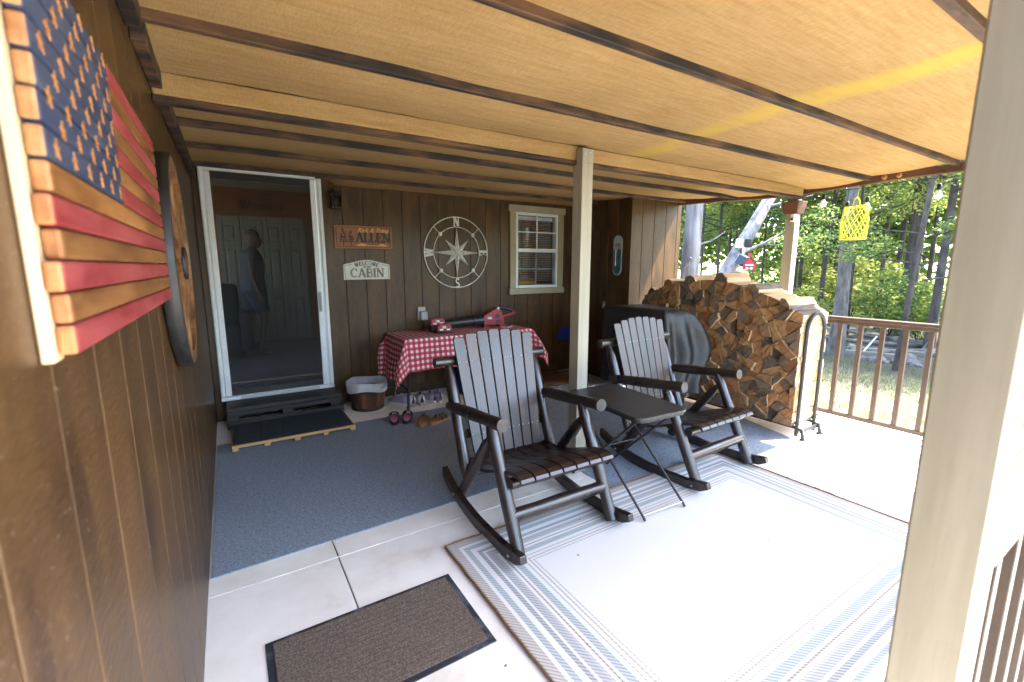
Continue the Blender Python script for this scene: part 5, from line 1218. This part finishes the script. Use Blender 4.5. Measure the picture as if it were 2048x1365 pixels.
# ------------------------------------------------------------------ trees
def leaf_cloud(name, centers, n, size, mats_, seed, flat=.6):
    rg = np.random.default_rng(seed); cs = np.array([c[:3] for c in centers]); rs = np.array([c[3] for c in centers]); w_ = rs ** 2; idx = rg.choice(len(cs), n, p=w_ / w_.sum())
    d = rg.normal(size=(n, 3)); d /= np.linalg.norm(d, axis=1)[:, None]; rr = rg.random(n) ** .5
    P = cs[idx] + d * (rr * rs[idx])[:, None] * np.array([1, 1, flat])
    a = rg.normal(size=(n, 3)); a[:, 2] *= .55; a /= np.linalg.norm(a, axis=1)[:, None]; b = rg.normal(size=(n, 3)); b -= a * (a * b).sum(1)[:, None]; b /= np.linalg.norm(b, axis=1)[:, None]
    L = size * (.6 + .8 * rg.random(n))[:, None]; nrm = np.cross(a, b)
    v = np.stack([P, P + a * L * .5 + b * L * .28 + nrm * L * .05, P + a * L, P + a * L * .5 - b * L * .28 + nrm * L * .05], 1).reshape(-1, 3)
    me = bpy.data.meshes.new(name); me.vertices.add(4 * n); me.vertices.foreach_set('co', v.ravel()); me.loops.add(4 * n); me.loops.foreach_set('vertex_index', np.arange(4 * n, dtype=np.int32))
    me.polygons.add(n); me.polygons.foreach_set('loop_start', np.arange(0, 4 * n, 4, dtype=np.int32)); me.polygons.foreach_set('loop_total', np.full(n, 4, dtype=np.int32))
    for m in mats_: me.materials.append(MATS[m])
    me.polygons.foreach_set('material_index', (rg.random(n) < .22).astype(np.int32) if len(mats_) > 1 else np.zeros(n, np.int32)); me.update(); me.validate(); return me
def make_crown(seed, H, base, spread, n, mats_, size):
    rg = random.Random(seed); cen = []; limbs = MB()
    for k in range(13):
        f = rg.random(); z = base + (H - base) * f; a = rg.uniform(0, 6.283); L = spread * (.45 + .75 * rg.random()) * (1.1 - .6 * f)
        p = (L * math.cos(a), L * math.sin(a), z + L * .25); cen.append((*p, spread * rg.uniform(.28, .5)))
        mid = (p[0] * .5, p[1] * .5, z + L * .06); cen.append((p[0] * .6, p[1] * .6, z + L * .1, spread * .25))
        limbs.tube([(0, 0, z - .1), mid, p], [.032, .018, .006], 6)
    return leaf_cloud('crown', cen, n, size, mats_, seed), limbs
crowns = [make_crown(1, 9, 2.7, 2.3, 12000, ['leaf_green', 'leaf_yellow'], .09), make_crown(2, 10, 3.2, 2.6, 12000, ['leaf_yellow', 'leaf_green'], .09), make_crown(3, 8, 2.2, 2.0, 12000, ['leaf_dark', 'leaf_green'], .085), make_crown(4, 9, 2.9, 2.4, 11000, ['leaf_green', 'leaf_yellow'], .095)]
limb_me = [c[1].mesh('limbs', 'bark_dark') for c in crowns]
def tree(label, x, y, d, H, lean=(0, 0), ci=0, bark='bark_dark', cs=1.0, crown=True, rz=0, group='trees in the wood'):
    t = thing('tree', label, 'tree', (x, y, gz(x, y) - .04), 0, group); pts = []; rd = []; n = 9; sd_ = x * 3 + y
    for i in range(n + 1):
        f = i / n; pts.append((lean[0] * f * H + .08 * mnoise.noise(Vector((f * 3, sd_, 0))) * min(1, f * 4), lean[1] * f * H + .08 * mnoise.noise(Vector((f * 3, sd_, 5))) * min(1, f * 4), f * H)); rd.append(d / 2 * ((1.35 if i == 0 else 1.0) - .62 * f))
    MB().tube(pts, rd, 12, True, False, .10, int(sd_ * 10)).build('trunk', bark, t)
    if crown:
        c = bpy.data.objects.new('crown', crowns[ci][0]); C.objects.link(c); c.parent = t; c.rotation_euler = (0, 0, rz); s = cs * H / 9; c.scale = (cs, cs, s); c.location = (lean[0] * H * .5, lean[1] * H * .5, 0)
        l = bpy.data.objects.new('limbs', limb_me[ci]); C.objects.link(l); l.parent = t; l.rotation_euler = (0, 0, rz); l.scale = c.scale; l.location = c.location; l['kind'] = 'stuff'
    return t
tree('grey barked tree rising behind the railing, nearest live trunk', 9.55, 3.85, .225, 10, (.005, .0), 1, 'bark_grey', .9, rz=1)
tree('thin leaning sapling behind the railing beside the near post', 8.9, 2.72, .085, 8, (.02, -.035), 0, 'bark_dark', .6, rz=2)
tree('stout dark trunk just left of the near post, in the wood', 14.6, 4.45, .36, 12, (0, .005), 2, 'bark_dark', 1.1, rz=.5)
tree('slim dark trunk seen right against the near post', 12.2, 3.25, .16, 10, (0, -.01), 2, 'bark_dark', .8, rz=2.4)
spec = [(15, 6.6, .20, 10, 0), (13.6, 6.9, .13, 9, 1), (17, 8.4, .24, 11, 3), (14.2, 7.9, .10, 8, 1), (18.5, 7.7, .22, 12, 0), (16.4, 10.3, .16, 10, 3), (12.6, 8.4, .12, 9, 2), (13, 9.6, .16, 9, 0), (18, 11.6, .22, 11, 1), (11.6, 8.3, .09, 8, 3), (20, 6.5, .26, 12, 2), (19.5, 9.4, .2, 11, 1), (22, 8.0, .24, 13, 3), (22.5, 11.5, .26, 12, 0), (15.8, 5.4, .17, 11, 3), (19, 5.3, .2, 11, 1), (23, 14.5, .25, 12, 2), (13.4, 5.2, .11, 8, 1)]
for k, (x, y, d, H, ci) in enumerate(spec): tree('slender green-leaved tree standing in the wood beyond the lawn', x, y, d * .72, H, (random.uniform(-.02, .02), random.uniform(-.03, .03)), ci, 'bark_dark', random.uniform(.8, 1.1), rz=random.uniform(0, 6))
for k, (x, y, d, H, ci) in enumerate(((14.2, .9, .25, 11, 2), (16.5, 1.6, .25, 12, 3), (15.3, -1.3, .25, 11, 0), (18, .4, .28, 12, 1), (13.2, 2.5, .2, 10, 2))): tree('leafy tree added out of frame at the right to shade the soil', x, y, d, H, (0, 0), ci, 'bark_dark', 1.1, rz=k * 1.3, group='trees added at the right for shade')  # out-of-frame trees added to cast shade on the soil
# saplings and bushes of the understory
sh_me = [leaf_cloud('bush', [(0, 0, .7, .6), (.4, .2, .9, .5), (-.3, .3, 1.2, .45), (.1, -.4, 1.3, .5), (0, .1, 1.8, .4)], 1800, .11, m_, 60 + i, .8) for i, m_ in enumerate((['leaf_yellow', 'leaf_green'], ['leaf_green', 'leaf_yellow']))]
stem_me = MB(); 
for k in range(6): a = k * 1.05; stem_me.tube([(0, 0, 0), (.15 * math.cos(a), .15 * math.sin(a), .6), (.35 * math.cos(a), .35 * math.sin(a), 1.4)], [.014, .010, .004], 5)
stem_me = stem_me.mesh('stems', 'bark_dark')
for k, (x, y, s) in enumerate(((11.8, 5.6, .9), (13.2, 4.3, 1.2), (14.8, 8.6, 1.2), (12.4, 7.3, .9), (16.5, 6.4, 1.5), (17.2, 9.6, 1.5), (11.4, 7.6, .8), (15.8, 4.9, 1.3), (19.5, 8, 1.6), (13.8, 9.2, 1.1), (18.8, 6.2, 1.4), (12.8, 3.6, 1.0), (21, 10, 1.8), (10.8, 6.8, .8))):
    t = thing('bush', 'leafy yellow-green bush of the understory between the trunks', 'bush', (x, y, gz(x, y) - .03), random.uniform(0, 6), 'bushes under the trees')
    for me, nm in ((sh_me[k % 2], 'foliage'), (stem_me, 'stems')): o = bpy.data.objects.new(nm, me); C.objects.link(o); o.parent = t; o.scale = (s * .85, s * .85, s * .7)
# an unseen wood added to darken the horizon, then the far wood in view
rgf = np.random.default_rng(5); cen = []
for k in range(200):
    ad = rgf.uniform(-150, 8); low = ad < -35; a = R(ad); dd = rgf.uniform(24, 34) if low else rgf.uniform(18, 30)
    cen.append((dd * math.cos(a), dd * math.sin(a), rgf.uniform(.3, 2.8) if low else rgf.uniform(.5, 7), rgf.uniform(1.4, 2.2)))
me = leaf_cloud('far_or_added_wood', cen, 45000, .36, ['leaf_green', 'leaf_yellow'], 8, .8); fw = bpy.data.objects.new('far_or_added_wood', me); C.objects.link(fw); tag(fw, 'unseen wood added in front of the porch to darken the horizon', 'wood', kind='stuff')
cen = []
for k in range(210):
    a = R(rgf.uniform(6, 60)); dd = rgf.uniform(26, 40); gap = 20.5 < math.degrees(a) < 23.5; cen.append((dd * math.cos(a), dd * math.sin(a), rgf.uniform(1.5, 14) if not gap else rgf.uniform(0, 4), rgf.uniform(1.7, 2.7)))
me = leaf_cloud('far_or_added_wood', cen, 75000, .42, ['leaf_green', 'leaf_yellow'], 9, .8); fw = bpy.data.objects.new('far_or_added_wood', me); C.objects.link(fw); tag(fw, 'far green wood closing the view beyond the trees', 'wood', kind='stuff')

# dead trunks
def bough(mb, pts, r): mb.tube(pts, r, 10, True, False, .12, 3)
dt = thing('dead_tree', 'bare grey dead trunk leaning to the right behind the firewood', 'tree', (6.55, 4.7, gz(6.55, 4.7) - .05), 0)
mb = MB(); bough(mb, [(0, 0, 0), (.36, .01, .85), (.74, 0, 1.56), (1.18, -.01, 2.08), (1.86, .02, 2.82), (2.7, 0, 3.7)], [.18, .145, .125, .112, .10, .075]); mb.build('trunk', 'dead_bark', dt)
mb = MB(); mb.tube([(1.0, -.05, 1.85), (1.3, -.25, 2.0), (1.55, -.45, 2.2)], [.035, .025, .010], 7); mb.build('branch', 'dead_bark', dt); mb = MB(); mb.tube([(1.3, -.25, 2.0), (1.45, -.42, 1.98), (1.6, -.6, 2.08)], [.018, .012, .006], 6); mb.build('branch', 'dead_bark', dt); mb = MB(); mb.tube([(1.75, -.05, 2.68), (2.0, -.3, 2.75), (2.3, -.5, 2.86)], [.03, .022, .012], 7); mb.build('branch', 'dead_bark', dt)
dt2 = thing('dead_tree', 'pair of pale weathered trunks standing at the closet corner', 'tree', (6.15, 4.62, gz(6.15, 4.62) - .05), 0)
mb = MB(); bough(mb, [(0, 0, 0), (.01, 0, 1.2), (.03, -.01, 2.4), (.06, 0, 4)], [.155, .135, .125, .10]); mb.build('trunk', 'dead_bark', dt2)
mb = MB(); bough(mb, [(-.20, .17, 0), (-.21, .17, 1.2), (-.20, .18, 2.4), (-.22, .2, 4)], [.12, .10, .095, .08]); mb.build('trunk', 'dead_bark', dt2)
mb = MB(); mb.tube([(.1, -.06, 1.95), (.25, -.18, 2.0), (.42, -.3, 2.14)], [.02, .014, .006], 6); mb.build('branch', 'dead_bark', dt2); mb = MB(); mb.tube([(-.10, .02, 1.55), (-.12, -.12, 1.75)], [.03, .02], 6); mb.build('branch', 'dead_bark', dt2)

so = thing('solar_flood_light', 'solar flood light with panel strapped to the leaning dead trunk', 'solar light', (7.47, 4.56, 1.71), R(-58))
bx('lamp_head', 'white_paint', so, -.12, -.01, -.06, .04, .02, .17, .02, 2); bx('lamp_head', 'black_plastic', so, .01, .12, -.06, .04, .03, .17, .02, 2)
MB().hexa([(-.13, -.12, -.23), (.03, -.12, -.31), (.03, -.10, -.31), (-.13, -.10, -.23), (-.05, -.05, -.07), (.11, -.05, -.15), (.11, -.03, -.15), (-.05, -.03, -.07)]).build('panel_frame', 'grey_plastic', so, bevel=.003)
MB().hexa([(-.115, -.1245, -.225), (.022, -.1245, -.292), (.022, -.1215, -.292), (-.115, -.1215, -.225), (-.048, -.0565, -.085), (.088, -.0565, -.155), (.088, -.0535, -.155), (-.048, -.0535, -.085)]).build('solar_cell', 'solar_cell', so)
MB().tube([(-.03, .05, .05), (-.02, -.02, -.1)], .012, 6).build('bracket', 'black_metal', so)
bh = thing('bird_feeder', 'small red house-shaped bird feeder hanging behind the firewood', 'bird feeder', (7.38, 4.38, 1.37), R(-55))
MB().prism([(-.09, 0), (.09, 0), (.09, .10), (0, .20), (-.09, .10)], -.07, .07, YP).build('house', 'bird_red', bh, bevel=.003)
for s in (-1, 1): MB().hexa([(s * .115, -.09, .082), (0, -.09, .212), (0, .09, .212), (s * .115, .09, .082), (s * .115, -.09, .094), (0, -.09, .226), (0, .09, .226), (s * .115, .09, .094)]).build('roof_slope', 'bird_roof', bh)
MB().box(-.025, .025, -.02, .02, .222, .262).build('chimney', 'bird_red', bh, bevel=.002)
MB().box(-.06, .06, -.0725, -.0705, .06, .085).box(-.05, -.01, -.0725, -.0705, .004, .04).box(.01, .05, -.0725, -.0705, .004, .04).build('window_trim', 'white_paint', bh)
MB().hexa([(-.065, -.10, .045), (.065, -.10, .045), (.065, -.071, .058), (-.065, -.071, .058), (-.065, -.10, .049), (.065, -.10, .049), (.065, -.071, .064), (-.065, -.071, .064)]).build('awning', 'bird_roof', bh)
MB().tube([(0, 0, .262), (.01, 0, .42), (.02, .02, .60)], .0035, 5).build('hanging_wire', 'black_metal', bh)

# things lying at the wood's edge
for lab, x, y, L, rz, r in (('long fallen grey branch lying behind the railing', 11.6, 4.2, 2.6, 2.35, .05), ('crooked fallen log at the edge of the wood', 12.4, 3.7, 2.2, 2.0, .07), ('fallen branch slanting up beside the stout dark trunk', 11.2, 3.2, 1.6, -.6, .04)):
    t = thing('fallen_branch', lab, 'branch', (x, y, gz(x, y) + r * .8), rz); MB().tube([(-L / 2, 0, 0), (-L / 5, .06, .03), (L / 5, -.04, .08), (L / 2, .05, .22)], [r, r * .95, r * .8, r * .45], 8, True, False, .15, 4).build('wood', 'bark_grey', t)
    MB().tube([(L * .1, 0, .06), (L * .25, .15, .25)], [r * .4, r * .15], 6).build('twig', 'bark_grey', t)
for lab, x, y, L, rz in (('weathered landscape timber lying nearest the grey tree', 10.1, 3.62, 1.1, 1.9), ('weathered landscape timber at the back of the bed', 10.9, 3.55, 1.2, 2.0), ('short weathered timber crossing the other timbers', 10.6, 3.95, .8, .5)):
    t = thing('landscape_timber', lab, 'timber', (x, y, gz(x, y) - .01), rz, 'timbers edging the bed'); MB().box(-L / 2, L / 2, -.055, .055, 0, .10).build('beam', 'timber', t, bevel=.015, seg=2)
t = thing('plastic_pipe', 'thin white pipe leaning up from the timber bed', 'pipe', (10.35, 3.72, gz(10.35, 3.72)), 0); MB().tube([(0, 0, .02), (.12, -.16, .36)], .014, 8).build('tube', 'white_paint', t)
import bmesh
for k, (x, y, s) in enumerate(((9.6, 3.2, .16), (9.75, 3.0, .11), (9.55, 3.42, .12), (9.9, 2.85, .13), (9.7, 2.7, .09), (10.6, 3.1, .15), (11.4, 3.0, .2))):
    bmh = bmesh.new(); bmesh.ops.create_icosphere(bmh, subdivisions=2, radius=1)
    for v in bmh.verts: v.co *= 1 + .35 * mnoise.noise(v.co * 1.3 + Vector((k * 7, 0, 0))); v.co.z *= .6
    me = bpy.data.meshes.new('rock'); bmh.to_mesh(me); bmh.free(); me.materials.append(MATS['stone']); o = bpy.data.objects.new('rock', me); C.objects.link(o); o.location = (x, y, gz(x, y) + s * .12); o.scale = (s, s, s); o.rotation_euler = (0, 0, k)
    tag(o, 'rough grey rock at the edge of the lawn beyond the railing', 'rock', 'rocks edging the lawn')
# grass blades on the lawn in view
n = 26000; rg = np.random.default_rng(3); gxp = 5.1 + 4.4 * rg.random(n); gyp = .9 + 3.6 * rg.random(n); hh = .02 + .035 * rg.random(n); a = rg.random(n) * 6.283; wd = .0035
base = np.stack([gxp, gyp, np.array([gz(x, y) for x, y in zip(gxp, gyp)]) - .004], 1); dx = np.stack([np.cos(a) * wd, np.sin(a) * wd, 0 * a], 1); tip = base + np.stack([rg.normal(size=n) * .018, rg.normal(size=n) * .018, hh], 1)
v = np.stack([base - dx, base + dx, tip], 1).reshape(-1, 3); me = bpy.data.meshes.new('lawn_grass'); me.vertices.add(3 * n); me.vertices.foreach_set('co', v.ravel()); me.loops.add(3 * n); me.loops.foreach_set('vertex_index', np.arange(3 * n, dtype=np.int32)); me.polygons.add(n)
me.polygons.foreach_set('loop_start', np.arange(0, 3 * n, 3, dtype=np.int32)); me.polygons.foreach_set('loop_total', np.full(n, 3, dtype=np.int32)); me.materials.append(MATS['grass_blade']); me.update(); me.validate(); go = bpy.data.objects.new('lawn_grass', me); C.objects.link(go); tag(go, 'short dry lawn grass beyond the railing', 'grass', kind='stuff')

# ------------------------------------------------------------------ person inside, walking to the right
pe = thing('person', 'person in white sleeveless top and denim shorts walking inside behind the screen', 'person', (.31, 7.32, .197), 0)
def skinned(name, verts, edges, radii, m, parent, root=0, sub=2):
    me = bpy.data.meshes.new(name); me.from_pydata(verts, edges, []); me.materials.append(MATS[m]); o = bpy.data.objects.new(name, me); C.objects.link(o); o.parent = parent
    md = o.modifiers.new('skin', 'SKIN'); md.use_smooth_shade = True
    for i, sv in enumerate(me.skin_vertices[0].data):
        r = radii[i]; sv.radius = r if hasattr(r, '__len__') else (r, r); sv.use_root = (i == root)
    s = o.modifiers.new('sub', 'SUBSURF'); s.levels = sub; s.render_levels = sub
    return o
# faces +X; y is across the body
vb = [(0, 0, .93), (-.01, 0, 1.10), (0, 0, 1.28), (.005, 0, 1.40), (.02, 0, 1.47), (.035, 0, 1.545), (.045, 0, 1.62),      # 0-6 pelvis, waist, chest, shoulders, neck, jaw, head
      (0, -.09, .88), (.10, -.10, .50), (.02, -.10, .10), (.03, -.10, .045), (.16, -.105, .03),                               # 7-11 near leg
      (0, .09, .88), (-.06, .10, .49), (-.20, .10, .14), (-.22, .10, .06), (-.10, .10, .03),                                  # 12-16 far leg
      (0, -.17, 1.37), (-.02, -.215, 1.10), (.05, -.225, .87), (.065, -.225, .82),                                           # 17-20 near arm
      (0, .17, 1.37), (.03, .215, 1.10), (.12, .21, .88), (.14, .21, .83)]                                                     # 21-24 far arm
eb_ = [(0, 1), (1, 2), (2, 3), (3, 4), (4, 5), (5, 6), (0, 7), (7, 8), (8, 9), (9, 10), (10, 11), (0, 12), (12, 13), (13, 14), (14, 15), (15, 16), (3, 17), (17, 18), (18, 19), (19, 20), (3, 21), (21, 22), (22, 23), (23, 24)]
rb_ = [(.13, .11), (.12, .10), (.13, .11), (.10, .08), .05, .062, .085, .085, .052, .035, .036, .026, .085, .052, .035, .036, .026, .05, .038, .026, .03, .05, .038, .026, .03]
vh = []; eh = []; rh = []
for (b, hx, hy, hz, sg) in ((20, .065, -.225, .82, -1), (24, .14, .21, .83, 1)):
    for fdx, L in ((-.022, .060), (-.008, .072), (.008, .070), (.022, .058)):
        i0 = len(vb) ; vb += [(hx + fdx, hy, hz - .035), (hx + fdx + .006, hy, hz - .035 - L * .5), (hx + fdx + .018, hy, hz - .035 - L)]; rb_ += [.010, .009, .007]; eb_ += [(b, i0), (i0, i0 + 1), (i0 + 1, i0 + 2)]
    i0 = len(vb); vb += [(hx + .03, hy, hz - .01), (hx + .05, hy, hz - .045)]; rb_ += [.011, .008]; eb_ += [(b, i0), (i0, i0 + 1)]
skinned('body', vb, eb_, rb_, 'skin', pe)
hd = MB(); 
ring_ = []
for i in range(13):
    f = i / 12; z = 1.475 + f * .235; rx = .095 * math.sin(math.pi * min(.98, f * .86 + .10)) ** .6; ry = .075 * math.sin(math.pi * min(.98, f * .86 + .10)) ** .6; row = []
    for k in range(20):
        a = 2 * math.pi * k / 20; x = .045 + rx * math.cos(a) + (.012 if f < .35 and math.cos(a) > .3 else 0); y = ry * math.sin(a)
        if abs(a) < .2 or a > 6.1:
            if .36 < f < .52: x += .026 * (1 - abs(f - .42) / .12)
            if .22 < f < .28: x -= .004
            if .52 < f < .62: x -= .006
        row.append((x, y, z))
    row.append(row[0]); ring_.append(row)
hd.sheet(ring_); hdo = hd.build('head', 'skin', pe)
for s in (-1, 1):
    MB().lathe([(0, -.008), (.010, -.004), (.011, .0), (.0, .008)], 8, (.128, s * .03, 1.598), axis='x').build('eye', 'white_paint', hdo); MB().lathe([(0, -.01), (.016, -.008), (.022, 0), (.016, .006), (0, .004)], 10, (.04, s * .077, 1.59), axis='y').build('ear', 'skin', hdo)
MB().box(.118, .134, -.024, .024, 1.530, 1.538).build('mouth', 'brown_leather', hdo, bevel=.003)
hr = MB(); rows = []
for i in range(12):
    f = i / 11; z = 1.735 - f * .20; r = .108 * math.sin(math.pi * (.06 + .50 * min(1, f * 1.6))) ; row = []
    for k in range(29):
        a = R(48) + (2 * math.pi - R(96)) * k / 28 if f > .32 else 2 * math.pi * k / 28
        w_ = 1 + .08 * mnoise.noise(Vector((math.cos(a) * 3, math.sin(a) * 3, z * 20))); row.append((.035 + r * 1.08 * w_ * math.cos(a), r * .86 * w_ * math.sin(a), z))
    rows.append(row)
hr.sheet(rows); ho = hr.build('hair', 'hair', pe); sm_ = ho.modifiers.new('sol', 'SOLIDIFY'); sm_.thickness = .008
def shell(name, levels, m, n=28):
    rows = []
    for (z, cx, cy, rx, ry) in levels:
        rows.append([(cx + rx * math.cos(a) * (1 + .05 * mnoise.noise(Vector((math.cos(a) * 2, math.sin(a) * 2, z * 6)))), cy + ry * math.sin(a), z) for a in [2 * math.pi * k / n for k in range(n + 1)]])
    o = MB().sheet(rows).build(name, m, pe); s = o.modifiers.new('sol', 'SOLIDIFY'); s.thickness = .006; return o
shell('top', [(.86, .0, 0, .158, .185), (.95, -.005, 0, .152, .180), (1.08, -.005, 0, .142, .170), (1.22, .01, 0, .150, .178), (1.34, .0, 0, .140, .200), (1.405, .0, 0, .105, .185), (1.44, .01, 0, .075, .12), (1.455, .018, 0, .06, .075)], 'shirt')
for s in (-1, 1):
    rows = []
    for f in np.linspace(0, 1, 4): rows.append([(-.003 - .004 * f + (.062 - .004 * f) * math.cos(a), s * (.15 + .055 * f) + .050 * math.sin(a) * .8, 1.395 - .085 * f + .0 * a) for a in np.linspace(0, 2 * math.pi, 17)])
    MB().sheet(rows).build('cap_sleeve', 'shirt', pe)
    sx, fx = (.0, .075) if s < 0 else (0, -.05)
    shell('shorts_leg', [(.92, 0, s * .07, .145, .105), (.82, fx * .3, s * .095, .125, .100), (.70, fx * .65, s * .098, .108, .092), (.60, fx, s * .10, .100, .088)], 'denim')
